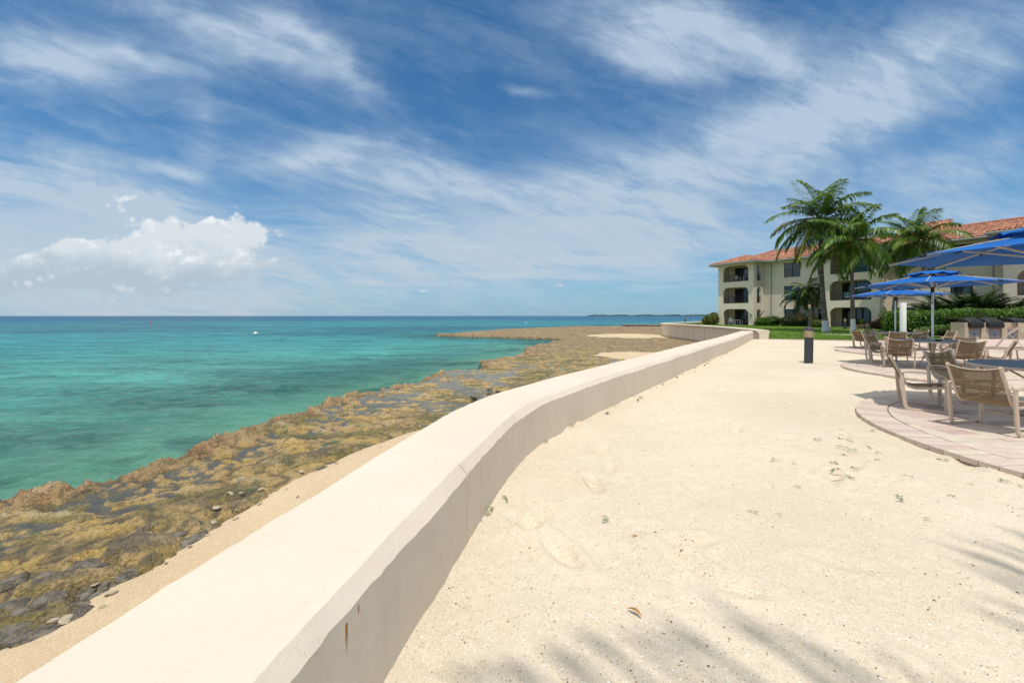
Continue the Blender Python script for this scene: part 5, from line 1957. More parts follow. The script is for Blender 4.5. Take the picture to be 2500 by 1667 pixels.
def on_lawn(v_):
    return Vector((v_.x, v_.y, float(lawn_z(v_.x, v_.y))))
p1b = on_lawn(P(2017, 809, 36.0))
palm('coconut_palm', 'tallest coconut palm on the lawn with a white-painted trunk foot', p1b, (-0.35, 0.2, 9.75), 0.225, 3, 28, 4.6, white=1.0, bend=(-0.15, 0))
p2b = on_lawn(P(2083, 813, 33.3))
palm('coconut_palm', 'middle coconut palm with slender dark straight trunk and white foot', p2b, (0.0, 0.2, 7.35), 0.16, 8, 26, 3.8, white=1.15, ll=1.35)
p3b = on_lawn(P(2180, 806, 39.0))
palm('coconut_palm', 'right coconut palm with a trunk leaning to the right over the umbrellas', p3b, (2.35, 0.3, 8.35), 0.21, 14, 26, 4.2, white=0.9, bend=(-0.55, 0), nuts=12)
# the palm behind the photographer whose fronds throw their shadow on the sand in front
palm('coconut_palm', 'coconut palm behind the camera, seen only by its frond shadows on the sand', (2.8, -3.95, 0.0), (-1.15, 1.3, 10.6), 0.24, 21, 11, 3.1, white=0.9, nuts=0, wind=(-0.10, 0.05, 0), n_leaf=18, lw=0.052, ll=0.95,
     az_list=[(172, 40), (40, 35), (12, 20), (215, 30), (250, 10), (285, 35), (320, 15), (350, 45), (230, 60), (300, 65), (200, -10)])
# clump of small palms against the building
pc = P(1985, 790, 51.0)
root = None
for i, (dx_, dy_, tx, tz, seed) in enumerate(((0.25, 0.0, -1.05, 4.6, 31), (1.15, 0.1, 0.0, 4.3, 32), (0.6, 0.6, -1.9, 3.5, 33))):
    bx_ = Vector((pc.x + dx_, pc.y + dy_, 0.15))
    palm('small_palm', ('small palm leaning left beside the tallest coconut palm', 'small palm with curved trunk close behind the tallest coconut palm', 'lowest of the small palms beside the building windows')[i], bx_, (tx, 0.0, tz), 0.11, seed, 13, 2.5, white=0, nuts=0, ll=0.75, group='small palms by the building', bend=(0.25, 0), fm=M_SHRUB if i != 1 else M_FROND, n_leaf=26, lw=0.11, crown_elev=(-35, 75), droop=1.7)

# ---- leafy masses
def leaf_cloud(parts, n, size, rr, inner=0.86):
    """parts: list of boxes / ellipsoids (cx, cy, cz, rx, ry, rz, box?); returns vertex array of leaf quads near the surface"""
    vol = np.array([p_[3] * p_[4] + p_[4] * p_[5] + p_[3] * p_[5] for p_ in parts])
    vol = vol / vol.sum()
    which = rr.choice(len(parts), n, p=vol)
    V = np.zeros((n, 4, 3))
    P_ = np.array([p_[:6] for p_ in parts])[which]
    isbox = np.array([p_[6] for p_ in parts])[which]
    d = rr.normal(size=(n, 3))
    d /= np.linalg.norm(d, axis=1)[:, None]
    bx_ = rr.uniform(-1, 1, (n, 3))
    ax = rr.randint(0, 3, n)
    sg = rr.choice([-1.0, 1.0], n)
    bx_[np.arange(n), ax] = sg
    u = np.where(isbox[:, None], bx_, d)
    rad = rr.uniform(inner, 1.04, n) + 0.10 * fbm(u[:, 0] * 2.3 + which, u[:, 1] * 2.3 + u[:, 2] * 1.7, 3, 5)
    c = P_[:, :3] + u * P_[:, 3:6] * rad[:, None]
    nrm = u + rr.normal(size=(n, 3)) * 0.75
    nrm /= np.linalg.norm(nrm, axis=1)[:, None]
    t1 = np.cross(nrm, rr.normal(size=(n, 3)))
    t1 /= np.linalg.norm(t1, axis=1)[:, None] + 1e-9
    t2 = np.cross(nrm, t1)
    s_ = size * rr.uniform(0.6, 1.25, n)[:, None]
    V[:, 0] = c - t1 * s_
    V[:, 1] = c + t2 * s_ * 0.42
    V[:, 2] = c + t1 * s_
    V[:, 3] = c - t2 * s_ * 0.42
    V[:, :, 2] = np.maximum(V[:, :, 2], parts[0][2] - parts[0][5] + 0.0)
    return V
def shrub(name, label, base, parts, n, size, mat_, seed, cat='shrub', group=None, flowers=0, core=0.70, fmat=None, fsize=0.08):
    rr = np.random.RandomState(seed)
    root = empty(name, base)
    tag(root, label, cat, group)
    o = soup('foliage', leaf_cloud(parts, n, size, rr), [(0, 1, 2, 3)], mat_, root)
    m_ = MB()
    for cx, cy_, cz, rx, ry, rz, bxx in parts:
        if bxx:
            m_.box((cx, cy_, cz - rz * 0.15), (2 * rx * core, 2 * ry * core, 2 * rz * core))
        else:
            m_.lathe([(0.02, -rz * core), (rx * core * 0.75, -rz * core * 0.7), (rx * core, 0), (rx * core * 0.7, rz * core * 0.7), (0.02, rz * core)], (cx, cy_, cz), 10)
    m_.build('dark_core', M_CORE, root)  # added dark core: blocks the view through and stands for inner shade
    if flowers:
        V = leaf_cloud([(p_[0], p_[1], p_[2] + p_[5] * 0.15, p_[3] * 1.03, p_[4] * 1.03, p_[5] * 0.95, p_[6]) for p_ in parts], flowers, fsize, rr, 0.97)
        soup('flowers', V, [(0, 1, 2, 3)], fmat or M_FLOWER, root)
    return root
shrub('hedge', 'clipped bright green hedge behind the umbrellas, left of the barbecue counter', (29.6, 29.3, 0.03),
      [(0, 0, 0.85, 2.7, 0.75, 0.88, True), (-2.0, -0.1, 0.9, 0.9, 0.8, 0.9, False), (1.0, 0, 1.2, 1.4, 0.8, 0.62, False), (2.2, 0, 0.9, 0.8, 0.8, 0.85, False)], 15000, 0.085, M_HEDGE, 41, 'hedge')
shrub('shrub', 'low light green shrub in front of the clipped hedge', (29.4, 27.7, 0.03),
      [(0, 0, 0.40, 1.5, 0.55, 0.42, False), (-1.3, 0.1, 0.33, 0.8, 0.5, 0.35, False), (1.2, 0, 0.42, 0.8, 0.5, 0.42, False)], 3200, 0.075, M_HEDGE, 42)
shrub('hedge', 'long green hedge running behind the covered grills', (37.0, 30.4, 0.03),
      [(0, 0, 0.95, 4.8, 0.7, 0.95, True), (-3, 0, 1.3, 1.6, 0.75, 0.72, False), (1, 0, 1.35, 1.8, 0.75, 0.72, False), (3.6, 0, 1.3, 1.2, 0.75, 0.72, False)], 14000, 0.09, M_HEDGE, 43, 'hedge')
sb_ = P(1738, 792, 60.5)
shrub('shrub', 'variegated shrub at the far left corner of the building', (sb_.x, sb_.y, 0.15),
      [(0, 0, 0.75, 0.95, 0.8, 0.78, False), (0.5, 0.5, 0.95, 0.8, 0.8, 0.8, False), (-0.6, 0.3, 0.55, 0.7, 0.6, 0.55, False)], 2600, 0.13, M_VARIE, 44, flowers=900, fmat=M_SHRUB, fsize=0.13)
sb_ = P(1888, 793, 53.0)
shrub('shrub', 'row of bright green shrubs below the downpipe of the building', (sb_.x, sb_.y, 0.15),
      [(0, 0, 0.62, 1.1, 0.6, 0.65, False), (1.3, -0.8, 0.6, 0.9, 0.6, 0.62, False), (-0.9, 0.8, 0.55, 0.8, 0.6, 0.55, False)], 3400, 0.11, M_HEDGE, 45)
sb_ = P(1948, 794, 50.5)
shrub('shrub', 'dark reddish shrub under the ground-floor window', (sb_.x, sb_.y, 0.15),
      [(0, 0, 0.78, 1.2, 0.8, 0.80, False), (1.0, -0.9, 0.7, 0.8, 0.6, 0.72, False), (-1.0, 0.6, 0.55, 0.8, 0.6, 0.55, False)], 3400, 0.11, M_DSHRUB, 46, flowers=260, fmat=leaf_mat('croton_red', (0.14, 0.02, 0.01, 1), (0.30, 0.08, 0.02, 1)), fsize=0.10)
sb_ = P(1994, 796, 46.5)
shrub('shrub', 'small yellow-red croton shrub beside the lantern post', (sb_.x, sb_.y, 0.15),
      [(0, 0, 0.38, 0.7, 0.5, 0.40, False), (0.5, -0.2, 0.33, 0.5, 0.4, 0.33, False)], 1100, 0.10, M_SHRUB, 47, flowers=240, fmat=M_VARIE, fsize=0.10)
sb_ = P(2160, 801, 41.5)
shrub('shrub', 'shrub covered in red flowers at the corner of the middle bay', (sb_.x, sb_.y, 0.13),
      [(0, 0, 0.55, 0.85, 0.6, 0.60, False), (-0.7, 0.2, 0.38, 0.55, 0.45, 0.40, False), (0.6, -0.3, 0.6, 0.6, 0.5, 0.6, False)], 2200, 0.085, M_DSHRUB, 48, flowers=520, fsize=0.085)

# ---- rosettes: arching fronds from the ground
def rosette(name, label, base, n, L, seed, mat_, ll=0.45, n_leaf=22, lw=0.06, el=(15, 80), cat='plant', group=None, droop=1.5, hang=0.25):
    rr = random.Random(seed)
    root = empty(name, base)
    tag(root, label, cat, group)
    for k in range(n):
        f_ = k / n
        e = R(el[1] + (el[0] - el[1]) * f_ + rr.gauss(0, 5))
        fr = make_frond(k * 2.39996 + rr.gauss(0, 0.2), e, L * rr.uniform(0.8, 1.1), droop * rr.uniform(0.7, 1.1), ll, n_leaf, rr, (0, 0, 0), lw, hang, rach=0.02)
        fr.build('frond', mat_, root)
    return root
for (px, d, L, n_, seed, lab) in ((2312, 36.0, 4.3, 46, 51, 'leftmost dark feathery palm clump behind the hedge'), (2372, 35.0, 4.3, 46, 52, 'middle dark feathery palm clump behind the hedge, above the covered grills'), (2432, 34.0, 4.2, 44, 53, 'rightmost dark feathery palm clump beside the right bay of the building')):
    q_ = P(px, 790, d)
    rosette('palm_clump', lab, (q_.x, q_.y, 0.05), n_, L, seed, M_FROND_D, 0.95, 40, 0.11, (38, 86), 'palm', 'dark palm clumps behind the hedge', droop=1.2)
q_ = P(1848, 793, 56.0)
rosette('strap_plant', 'upright strappy plant in front of the left bay', (q_.x, q_.y, 0.15), 14, 2.3, 54, M_SHRUB, 0.35, 14, 0.12, (25, 82), droop=0.9)
# broad leaves behind the white post
def broad(name, label, base, n, L, seed, mat_):
    rr = random.Random(seed)
    root = empty(name, base)
    tag(root, label, 'plant')
    for k in range(n):
        az = k * 2.4 + rr.gauss(0, 0.3)
        h_ = rr.uniform(0.9, 2.1)
        m_ = MB()
        tip = Vector((math.cos(az) * 0.5, math.sin(az) * 0.5, h_))
        m_.tube([(0, 0, 0), tuple(tip * 0.55), tuple(tip)], 0.02, 5)
        m_.build('stem', M_SHRUB, root)
        m_ = MB()
        d_ = Vector((math.cos(az), math.sin(az), -0.25)).normalized()
        s_ = Vector((-math.sin(az), math.cos(az), 0))
        rows = []
        for i in range(7):
            f_ = i / 6
            wd = L * 0.36 * math.sin(math.pi * min(0.98, f_ * 0.9 + 0.08)) ** 0.8
            c_ = tip + d_ * (L * f_) + Vector((0, 0, 0.18 * L * math.sin(math.pi * f_) - 0.25 * L * f_ * f_))
            rows.append((c_ - s_ * wd + Vector((0, 0, 0.08 * L)), c_, c_ + s_ * wd + Vector((0, 0, 0.08 * L))))
        for a, b_ in zip(rows, rows[1:]):
            m_.face(a[0], a[1], b_[1], b_[0])
            m_.face(a[1], a[2], b_[2], b_[1])
        m_.build('leaf', mat_, root)
    return root
q_ = P(2222, 790, 33.5)
broad('broadleaf_plant', 'broad-leaved green plant rising behind the hedge beside the white post', (q_.x, q_.y, 0.05), 16, 0.85, 55, M_HEDGE)

# ---- potted plants on the terrace of the middle bay
M_POT = mat('terracotta_pot', (0.46, 0.25, 0.15), 0.8, 0.2, var=0.2, vscale=6)
M_POT2 = mat('glazed_tan_pot', (0.42, 0.36, 0.25), 0.6, 0.3, var=0.3, vscale=5)
for i, (x, y, r_, h_, mm, plant, lab) in enumerate(((8.75, -3.0, 0.34, 0.62, M_POT2, 'agave', 'tan pot with a spiky agave at the left of the middle terrace'),
                                                  (11.75, -2.75, 0.19, 0.34, M_POT, None, 'small empty terracotta pot on the middle terrace'),
                                                  (12.15, -2.75, 0.25, 0.44, M_POT, 'leafy', 'terracotta pot with a leafy stem on the middle terrace'),
                                                  (12.75, -2.75, 0.36, 0.50, M_POT2, None, 'wide tan pot at the right of the middle terrace'))):
    w_ = BM_ @ Vector((x, y, 0.0))
    root = empty('plant_pot', w_)
    tag(root, lab, 'plant pot', 'pots on the middle terrace')
    m_ = MB()
    m_.lathe([(0.0, 0.0), (r_ * 0.62, 0.0), (r_ * 0.98, h_ * 0.55), (r_ * 0.92, h_ * 0.9), (r_, h_), (r_ * 0.86, h_), (r_ * 0.8, h_ * 0.85), (0.0, h_ * 0.84)], n=16, cap=False)
    m_.build('pot', mm, root, smooth=True)
    if plant:
        rr = random.Random(70 + i)
        m_ = MB()
        for k in range(16 if plant == 'agave' else 9):
            az = k * 2.4
            e = R(rr.uniform(25, 80))
            d_ = Vector((math.cos(az) * math.cos(e), math.sin(az) * math.cos(e), math.sin(e)))
            s_ = Vector((-math.sin(az), math.cos(az), 0)) * (0.05 if plant == 'agave' else 0.09)
            a = Vector((0, 0, h_ * 0.86))
            L = 0.62 if plant == 'agave' else rr.uniform(0.5, 0.95)
            b_ = a + d_ * L * 0.5
            c_ = a + d_ * L + Vector((0, 0, -0.1 * (plant != 'agave')))
            i0 = len(m_.v)
            m_.v += [tuple(a - s_ * 0.5), tuple(a + s_ * 0.5), tuple(b_ + s_), tuple(b_ - s_), tuple(c_)]
            m_.f += [(i0, i0 + 1, i0 + 2, i0 + 3), (i0 + 3, i0 + 2, i0 + 4)]
        m_.build('leaves', M_SHRUB if plant == 'agave' else M_HEDGE, root)

# ---- grass blades on the lawn
rr = np.random.RandomState(99)
n_ = 42000
gx = rr.uniform(15.2, 46, n_ * 3)
gy = 23.0 + (62 - 23.0) * rr.rand(n_ * 3) ** 1.7
kk = inside(gx, gy, lawn_poly)
gx, gy = gx[kk][:n_], gy[kk][:n_]
n_ = len(gx)
gz = lawn_z(gx, gy)
a_ = rr.uniform(0, 6.28, n_)
hh = rr.uniform(0.035, 0.075, n_)
wd = 0.022
V = np.zeros((n_, 3, 3))
V[:, 0] = np.stack([gx - wd * np.cos(a_), gy - wd * np.sin(a_), gz], 1)
V[:, 1] = np.stack([gx + wd * np.cos(a_), gy + wd * np.sin(a_), gz], 1)
V[:, 2] = np.stack([gx + rr.normal(0, 0.025, n_), gy + rr.normal(0, 0.025, n_), gz + hh], 1)
M_GRASS = leaf_mat('grass_blade', (0.045, 0.12, 0.012, 1), (0.17, 0.28, 0.035, 1), 0.6, 0.25)
tag(soup('grass', V, [(0, 1, 2)], M_GRASS), 'short green grass blades of the lawn', kind='stuff')

# ================================================================== SEA MARKS, SHORE DETAIL, LITTER
M_BUOYW = mat('white_buoy', (0.78, 0.76, 0.68), 0.5, 0.35, var=0.1, vscale=5)
M_BUOYO = mat('orange_marker', (0.62, 0.13, 0.03), 0.5, 0.35)
bp = G(624, 817, SEA)
m_ = MB()
m_.lathe([(0.0, -0.28), (0.15, -0.24), (0.27, -0.10), (0.29, 0.05), (0.24, 0.19), (0.12, 0.28), (0.05, 0.29), (0.05, 0.35), (0.0, 0.35)], n=18, cap=False)
o = m_.build('mooring_buoy', M_BUOYW, smooth=True)
o.location = (bp.x, bp.y, SEA + 0.12)
tag(o, 'large white ball buoy floating off the rock shelf', 'buoy')
for x, y, mm, sc, lab in ((368, 791.5, M_BUOYO, 1.0, 'orange marker buoy far left in the sea'), (1181, 780.5, M_BUOYO, 1.2, 'orange marker buoy in the middle distance of the sea'), (1284, 788, M_BUOYW, 0.8, 'small white buoy beyond the rocky point'),
                          (1455, 778, M_BUOYO, 1.0, 'orange marker buoy left of the distant coast'), (1692, 780.5, M_BUOYW, 0.9, 'small white buoy between the far sea wall and the distant coast')):
    g_ = G(x, y, SEA)
    m_ = MB()
    m_.lathe([(0.0, -0.3), (0.26, -0.3), (0.26, 0.10), (0.14, 0.22), (0.12, 0.85), (0.05, 0.95), (0.0, 0.96)] if mm is M_BUOYO else [(0.0, -0.3), (0.26, -0.2), (0.34, 0.05), (0.26, 0.30), (0.08, 0.42), (0.0, 0.44)], n=12, cap=False)
    o = m_.build('marker_buoy', mm, smooth=True)
    o.location = (g_.x, g_.y, SEA)
    o.scale = (sc, sc, sc)
    tag(o, lab, 'buoy')
# small motor boat on the horizon
bp = P(455, 773, 1150.0)
root = empty('motor_boat', (bp.x, bp.y, SEA), 0.1)
tag(root, 'tiny white motor boat on the horizon at the left', 'boat')
m_ = MB()
secs = [(-6.0, 1.5, 1.2), (-2.0, 1.9, 1.3), (2.5, 1.7, 1.6), (6.5, 0.1, 2.1)]
for x, hw, tz in secs:
    m_.v += [(x, -hw * 0.5, -0.3), (x, -hw, tz), (x, hw, tz), (x, hw * 0.5, -0.3)]
for i in range(3):
    for j in range(4):
        a, b_ = i * 4 + j, i * 4 + (j + 1) % 4
        m_.f.append((a, b_, b_ + 4, a + 4))
m_.f += [(3, 2, 1, 0), (12, 13, 14, 15)]
m_.build('hull', M_BUOYW, root)
m_ = MB(); m_.bb(-3.0, 1.8, -1.2, 1.2, 1.3, 2.6); m_.bb(-3.4, 1.0, -1.3, 1.3, 3.4, 3.5); m_.bb(-3.2, -3.0, -1.2, 1.2, 2.6, 3.4)
m_.build('cabin', M_BUOYW, root)
m_ = MB(); m_.tube([(-1.5, 0, 3.5), (-1.5, 0, 7.5)], 0.06, 5); m_.build('mast', M_SILVER, root)
# low distant coast
M_COAST = mat('distant_trees', (0.045, 0.065, 0.055), 0.95, 0.05, var=0.3, vscale=0.004)
rr = np.random.RandomState(4)
D0 = 5200.0
m_ = MB()
n_ = 170
for i in range(n_ + 1):
    x = 1452 + (1840 - 1452) * i / n_
    hgt = 1.5 + 15.0 * min(1, i / 6) * (0.35 + 0.65 * abs(math.sin(i * 0.37) * math.sin(i * 0.113 + 1))) + rr.uniform(0, 5)
    X_ = (x - 1250) * D0 / FOC
    m_.v += [(X_, D0 + 120 * math.sin(i * 0.2), SEA - 1), (X_, D0 + 60 + 120 * math.sin(i * 0.2), SEA + hgt), (X_, D0 + 500, SEA + hgt * 0.8), (X_, D0 + 560, SEA - 1)]
for i in range(n_):
    for j in range(3):
        a = i * 4 + j
        m_.f.append((a, a + 4, a + 5, a + 1))
tag(m_.build('distant_coast', M_COAST), 'low wooded coast along the horizon on the right', kind='structure')
# old concrete jetty
M_JETTY = mat('weathered_concrete', (0.36, 0.32, 0.26), 0.9, 0.1, var=0.35, vscale=0.9, bump=0.4, bscale=4, bdist=0.05)
M_JDARK = mat('dark_jetty_underside', (0.035, 0.03, 0.025), 0.8, 0.2, var=0.3, vscale=2)  # near-black for dark piles and for the shade under the deck
jp0 = P(1520, 799, 96.0)
root = empty('jetty', (jp0.x, jp0.y, 0))
tag(root, 'broken old concrete jetty standing in the sea beyond the rock shelf', 'jetty')
for x0, x1, zt in ((0.0, 5.6, -0.52), (5.75, 9.6, -0.60), (9.75, 13.5, -0.56)):
    MB().bb(x0, x1, -1.3, 1.3, zt - 0.13, zt).build('deck_slab', M_JETTY, root)
for k in range(15):
    x = 0.2 + k * 0.93
    MB().bb(x - 0.14, x + 0.14, -1.2, -0.85, -2.2, -0.735).build('pile', M_JETTY if k % 3 == 0 else M_JDARK, root)
    MB().bb(x - 0.14, x + 0.14, 0.85, 1.2, -2.2, -0.735).build('pile', M_JDARK, root)
MB().bb(-0.1, 13.4, -0.8, 0.4, -1.5, -0.74).build('under_deck_shade', M_JDARK, root)  # added dark block standing for the shaded gap below the slabs

# boulders and cobbles along the back of the rock shelf
def rock_mesh(seed, flat=0.45):
    bm = bmesh.new()
    bmesh.ops.create_icosphere(bm, subdivisions=3, radius=1.0)
    rs = random.Random(seed)
    o1, o2 = rs.uniform(0, 50), rs.uniform(0, 50)
    co = np.array([v_.co for v_ in bm.verts])
    n1 = fbm(co[:, 0] * 1.1 + o1, co[:, 1] * 1.1 + co[:, 2] * 0.8 + o2, 4, seed % 50)
    n2 = fbm(co[:, 0] * 4 + o2, co[:, 1] * 4 + co[:, 2] * 3 + o1, 3, seed % 37)
    k = 1 + 0.42 * n1 + 0.10 * n2
    for v_, kk_ in zip(bm.verts, k):
        v_.co *= float(kk_)
        v_.co.z *= flat
    me = bpy.data.meshes.new('boulder')
    bm.to_mesh(me)
    bm.free()
    return me
M_GREY, t, b = new_mat('grey_limestone', 0.85, 0.2)
pos = t.new('ShaderNodeNewGeometry').outputs['Position']
n1 = t.noise(pos, 9.0, 6, 0.65)
n2 = t.noise(pos, 34.0, 5, 0.65)
c_ = t.mix(t.sstep(n1, 0.35, 0.68), (0.075, 0.068, 0.055, 1), (0.22, 0.20, 0.165, 1))
c_ = t.mix(t.mul(t.sstep(n2, 0.54, 0.68), 0.85), c_, (0.36, 0.26, 0.11, 1))
t.l.new(c_, b.inputs['Base Color'])
t.l.new(t.bump(t.noise(pos, 40.0, 6, 0.7), 0.8, 0.02), b.inputs['Normal'])
M_PALE = mat('pale_limestone', (0.47, 0.40, 0.29), 0.9, 0.15, var=0.3, vscale=8, bump=0.5, bscale=50, bdist=0.01)
boul = [rock_mesh(s_) for s_ in (3, 8, 15, 22, 31)]
for me in boul:
    me.polygons.foreach_set('use_smooth', [True] * len(me.polygons))
spots = [(60, 1510, .30), (95, 1545, .24), (140, 1500, .26), (175, 1480, .22), (120, 1460, .26), (60, 1455, .30), (30, 1480, .25), (150, 1430, .22), (200, 1440, .17), (245, 1415, .17), (270, 1425, .14), (205, 1380, .30), (270, 1368, .22), (275, 1385, .15), (310, 1400, .16),
         (25, 1540, .26), (100, 1420, .22), (470, 1318, .26), (500, 1310, .18), (430, 1305, .20), (560, 1280, .13), (180, 1500, .2), (20, 1415, .2), (240, 1442, .12),
         (790, 1140, .20), (815, 1127, .14), (1195, 948, .22), (1215, 952, .18), (1160, 965, .26), (1170, 972, .16)]
rb = random.Random(12)
for i, (x, y, r_) in enumerate(spots):
    g_ = G(x, y, -1.0)
    o = bpy.data.objects.new('boulder', boul[i % 5])
    C.objects.link(o)
    if not boul[i % 5].materials:
        boul[i % 5].materials.append(M_GREY)
    o.location = (g_.x, g_.y, -1.035 + rb.uniform(-0.02, 0.02))
    o.rotation_euler = (rb.gauss(0, 0.10), rb.gauss(0, 0.10), rb.uniform(0, 6.28))
    r_ *= 0.8
    o.scale = (r_ * rb.uniform(0.8, 1.15), r_ * rb.uniform(0.5, 0.75), r_ * rb.uniform(0.4, 0.65))
    tag(o, 'flat dark grey boulder where the rock shelf meets the beach sand', 'boulder', 'grey boulders at the back of the rock shelf')
cob = []
for s_ in (41, 45, 52):
    me = rock_mesh(s_, 0.6)
    me.materials.append(M_PALE)
    cob.append(me)
for i in range(42):
    k = rb.randrange(4, 13)
    f_ = rb.random()
    bx_ = beach[k][0] * (1 - f_) + beach[k + 1][0] * f_
    by_ = beach[k][1] * (1 - f_) + beach[k + 1][1] * f_
    dx_ = rb.gauss(-0.10, 0.30)
    r_ = rb.uniform(0.015, 0.05)
    o = bpy.data.objects.new('beach_stone', cob[i % 3])
    C.objects.link(o)
    o.location = (bx_ + dx_, by_ + rb.gauss(0, 0.1), -0.985 + 0.05 * dx_)
    o.rotation_euler = (rb.gauss(0, 0.3), rb.gauss(0, 0.3), rb.uniform(0, 6.28))
    o.scale = (r_, r_ * rb.uniform(0.6, 1), r_ * rb.uniform(0.4, 0.8))
    tag(o, 'small pale stone scattered along the edge of the beach sand', 'stone', 'pale stones along the beach')

# grit on the sand: broken shell, seeds, bark
def grit(name, n, mat_, s0, s1, seed, label, ymax=14.0, thick=0.5):
    rs = np.random.RandomState(seed)
    d = 1.15 * (ymax / 1.15) ** (rs.rand(n) ** 1.25)
    x = d * rs.uniform(-0.45, 1.30, n)
    k = inside(x, d, terr_poly) & (poly_dist(x, d, wall_c) > 0.075)
    for cx, cy_, r_ in ((7.7, 4.2, 3.22), (11.8, 10.0, 2.98), (16.05, 15.7, 2.93)):
        k &= (x - cx) ** 2 + (d - cy_) ** 2 > r_ * r_
    x, d = x[k], d[k]
    n = len(x)
    s_ = rs.uniform(s0, s1, n) * (0.7 + 0.5 * rs.rand(n) ** 3)
    z = 0.012 * fbm(x / 1.1, d / 1.1, 3, 100) + 0.010 * fbm(x / 0.33, d / 0.33, 3, 104) + s_ * 0.18
    a = rs.uniform(0, 6.28, n)
    base = np.array([(-1, -0.55, 0), (1, -0.5, 0), (0.75, 0.6, 0), (-0.8, 0.5, 0), (0.05, 0.0, thick)])
    V = np.zeros((n, 5, 3))
    for j in range(5):
        bx_, by_, bz_ = base[j]
        jx = bx_ + rs.normal(0, 0.2, n)
        jy = by_ + rs.normal(0, 0.2, n)
        V[:, j, 0] = x + s_ * (jx * np.cos(a) - jy * np.sin(a))
        V[:, j, 1] = d + s_ * (jx * np.sin(a) + jy * np.cos(a))
        V[:, j, 2] = z + s_ * bz_ + (rs.normal(0, 0.1, n) * s_ if j == 4 else 0)
    o = soup(name, V, [(0, 1, 4), (1, 2, 4), (2, 3, 4), (3, 0, 4)], mat_)
    tag(o, label, kind='stuff')
M_SHELL = mat('shell_white', (0.80, 0.76, 0.68), 0.6, 0.3)
M_SEED = mat('dark_seed', (0.10, 0.065, 0.035), 0.7, 0.2)
M_BARK = mat('brown_flake', (0.30, 0.18, 0.09), 0.8, 0.15)
grit('shell_grit', 9000, M_SHELL, 0.0022, 0.0065, 1, 'tiny white shell fragments scattered over the sand', 12.0)
grit('seed_grit', 800, M_SEED, 0.0025, 0.007, 2, 'tiny dark seeds and bark specks scattered over the sand', 16.0)
grit('bark_grit', 1500, M_BARK, 0.002, 0.0065, 3, 'tiny brown flakes scattered over the sand', 16.0)

# fallen sprigs and leaves
M_SPRIG = mat('fresh_green_sprig', (0.10, 0.165, 0.03), 0.7, 0.2, var=0.3, vscale=30)
M_DRY = mat('dry_leaf_brown', (0.36, 0.19, 0.06), 0.7, 0.2, var=0.3, vscale=40)
def sprig_mesh(seed):
    rs = random.Random(seed)
    m_ = MB()
    n_ = rs.randrange(7, 13)
    ang = 0
    pt = Vector((0, 0, 0.006))
    for k in range(n_):
        ang += rs.gauss(0, 0.5)
        nx_ = pt + Vector((math.cos(ang), math.sin(ang), 0)) * 0.014
        nx_.z = 0.006 + rs.uniform(0, 0.012)
        m_.tube([pt, nx_], 0.0016, 4)
        for s_ in (-1, 1):
            if rs.random() < 0.85:
                a2 = ang + s_ * rs.uniform(0.7, 1.3)
                d_ = Vector((math.cos(a2), math.sin(a2), rs.uniform(0.0, 0.6)))
                w_ = Vector((-math.sin(a2), math.cos(a2), 0)) * 0.0055
                L = rs.uniform(0.012, 0.024)
                m_.face(nx_, nx_ + d_ * L * 0.5 + w_, nx_ + d_ * L, nx_ + d_ * L * 0.5 - w_)
        pt = nx_
    me = bpy.data.meshes.new('leaf_sprig')
    me.from_pydata(m_.v, [], m_.f)
    me.materials.append(M_SPRIG)
    return me
sprigs = [sprig_mesh(s_) for s_ in range(6)]
spx = [(2052, 1050), (2125, 1055), (2060, 1067), (2063, 1075), (2080, 1083), (2007, 1075), (2041, 1093), (2070, 1102), (2120, 1092), (2140, 1108), (2064, 1120), (2124, 1130), (2137, 1126), (2025, 1133), (2048, 1135), (2043, 1150), (2023, 1153), (2060, 1162), (2200, 1165), (2281, 1123), (2363, 1181), (2470, 1182), (2490, 1186), (2310, 1212), (2183, 1212), (1897, 1123), (1937, 1131), (2100, 1150), (1825, 1247), (1937, 1190),
       (1178, 1275), (1187, 1263), (1236, 1230), (1470, 1265), (1328, 1083), (1420, 1020), (1500, 995)]
rs = random.Random(77)
for i, (x, y) in enumerate(spx):
    g_ = G(x, y, 0.0)
    o = bpy.data.objects.new('leaf_sprig', sprigs[i % 6])
    C.objects.link(o)
    o.location = (g_.x, g_.y, 0.008)
    o.rotation_euler = (0, 0, rs.uniform(0, 6.28))
    k = rs.uniform(0.5, 1.0)
    o.scale = (k, k, k)
    tag(o, 'small sprig of green leaves lying on the sand', 'leaf sprig', 'green sprigs on the sand')
def dry_leaf(seed, L):
    rs_ = random.Random(seed)
    m_ = MB()
    rows = []
    for i in range(6):
        f_ = i / 5
        wd = L * 0.13 * math.sin(math.pi * (0.08 + 0.86 * f_))
        c_ = Vector((L * f_, 0.12 * L * math.sin(2.4 * f_), 0.008 + 0.10 * L * math.sin(math.pi * f_)))
        rows.append((c_ + Vector((0, -wd, 0.3 * wd)), c_, c_ + Vector((0, wd, 0.5 * wd))))
    for a, b_ in zip(rows, rows[1:]):
        m_.face(a[0], a[1], b_[1], b_[0])
        m_.face(a[1], a[2], b_[2], b_[1])
    return m_
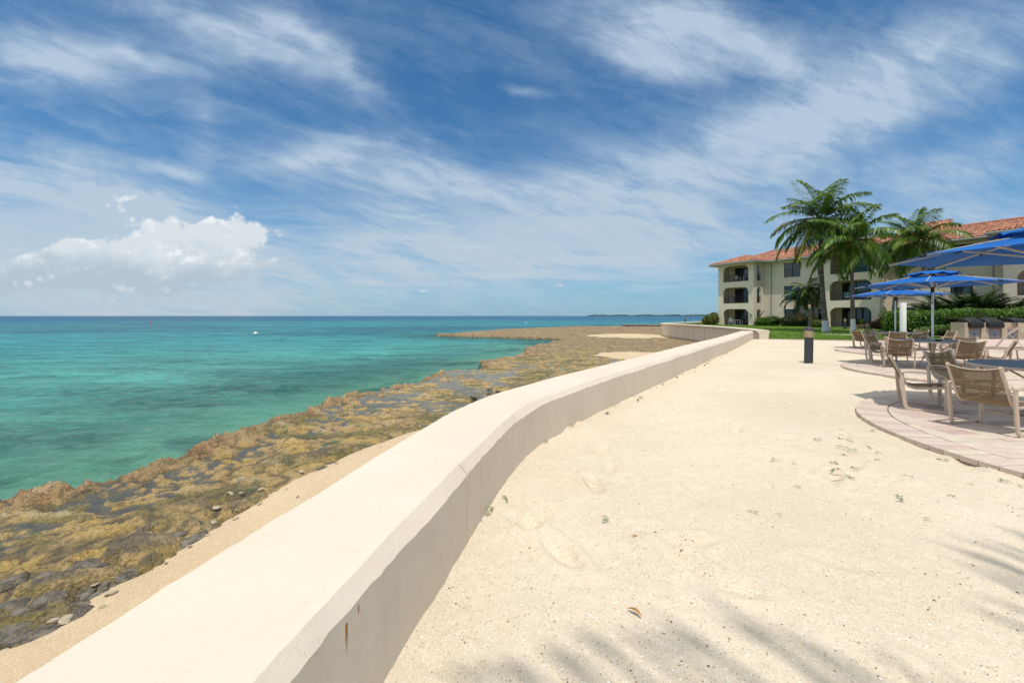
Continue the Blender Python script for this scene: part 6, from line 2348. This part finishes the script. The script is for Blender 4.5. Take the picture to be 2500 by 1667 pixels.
for i, (x, y, L, a_, lab) in enumerate(((2030, 1165, 0.09, -0.5, 'long curled brown leaf among the green sprigs near the paved circle'), (1660, 1350, 0.06, 0.2, 'curled orange-brown dry leaf in the middle of the foreground sand'), (1532, 1490, 0.075, -0.9, 'narrow tan dry leaf lying in the frond shadow'),
                                  (1540, 1312, 0.05, -0.5, 'small pale dry husk on the sand above the frond shadow'), (2253, 1270, 0.05, -0.4, 'short brown bark piece at the right of the sand'), (1893, 1258, 0.045, -0.8, 'dark brown seed pod on the open sand'))):
    g_ = G(x, y, 0.0)
    o = dry_leaf(i, L).build('dry_leaf', M_DRY)
    o.location = (g_.x, g_.y, 0.006)
    o.rotation_euler = (0, 0, a_)
    tag(o, lab, 'dry leaf')
# tufts at the foot of the wall
def tuft(seed):
    rs_ = random.Random(seed)
    m_ = MB()
    for k in range(16):
        a = rs_.uniform(0, 6.28)
        L = rs_.uniform(0.02, 0.055)
        d_ = Vector((math.cos(a) * 0.6, math.sin(a) * 0.6, 1)).normalized()
        w_ = Vector((-math.sin(a), math.cos(a), 0)) * 0.005
        o_ = Vector((rs_.gauss(0, 0.012), rs_.gauss(0, 0.012), 0))
        m_.face(o_ - w_ * 0.3, o_ + d_ * L * 0.6 - w_, o_ + d_ * L, o_ + d_ * L * 0.6 + w_)
    me = bpy.data.meshes.new('weed_tuft')
    me.from_pydata(m_.v, [], m_.f)
    me.materials.append(M_SPRIG)
    return me
tufts = [tuft(s_) for s_ in range(4)]
for i, Yv in enumerate((6.05, 7.0, 7.2, 8.3, 8.6, 9.6, 10.1, 10.6, 11.3, 11.9, 12.4, 13.0, 13.6, 14.2, 15.5, 24.6)):
    for (x0, y0), (x1, y1) in zip(wall_c, wall_c[1:]):
        if y0 <= Yv < y1:
            xx = x0 + (x1 - x0) * (Yv - y0) / (y1 - y0)
            break
    o = bpy.data.objects.new('weed_tuft', tufts[i % 4])
    C.objects.link(o)
    o.location = (xx + 0.10 + abs(rs.gauss(0, 0.10)), Yv - 0.05, 0.005)
    k = rs.uniform(0.6, 1.2)
    o.scale = (k, k, k)
    o.rotation_euler = (0, 0, rs.uniform(0, 6))
    tag(o, 'small green weed growing in the sand along the foot of the sea wall', 'weed', 'weeds along the sea wall')
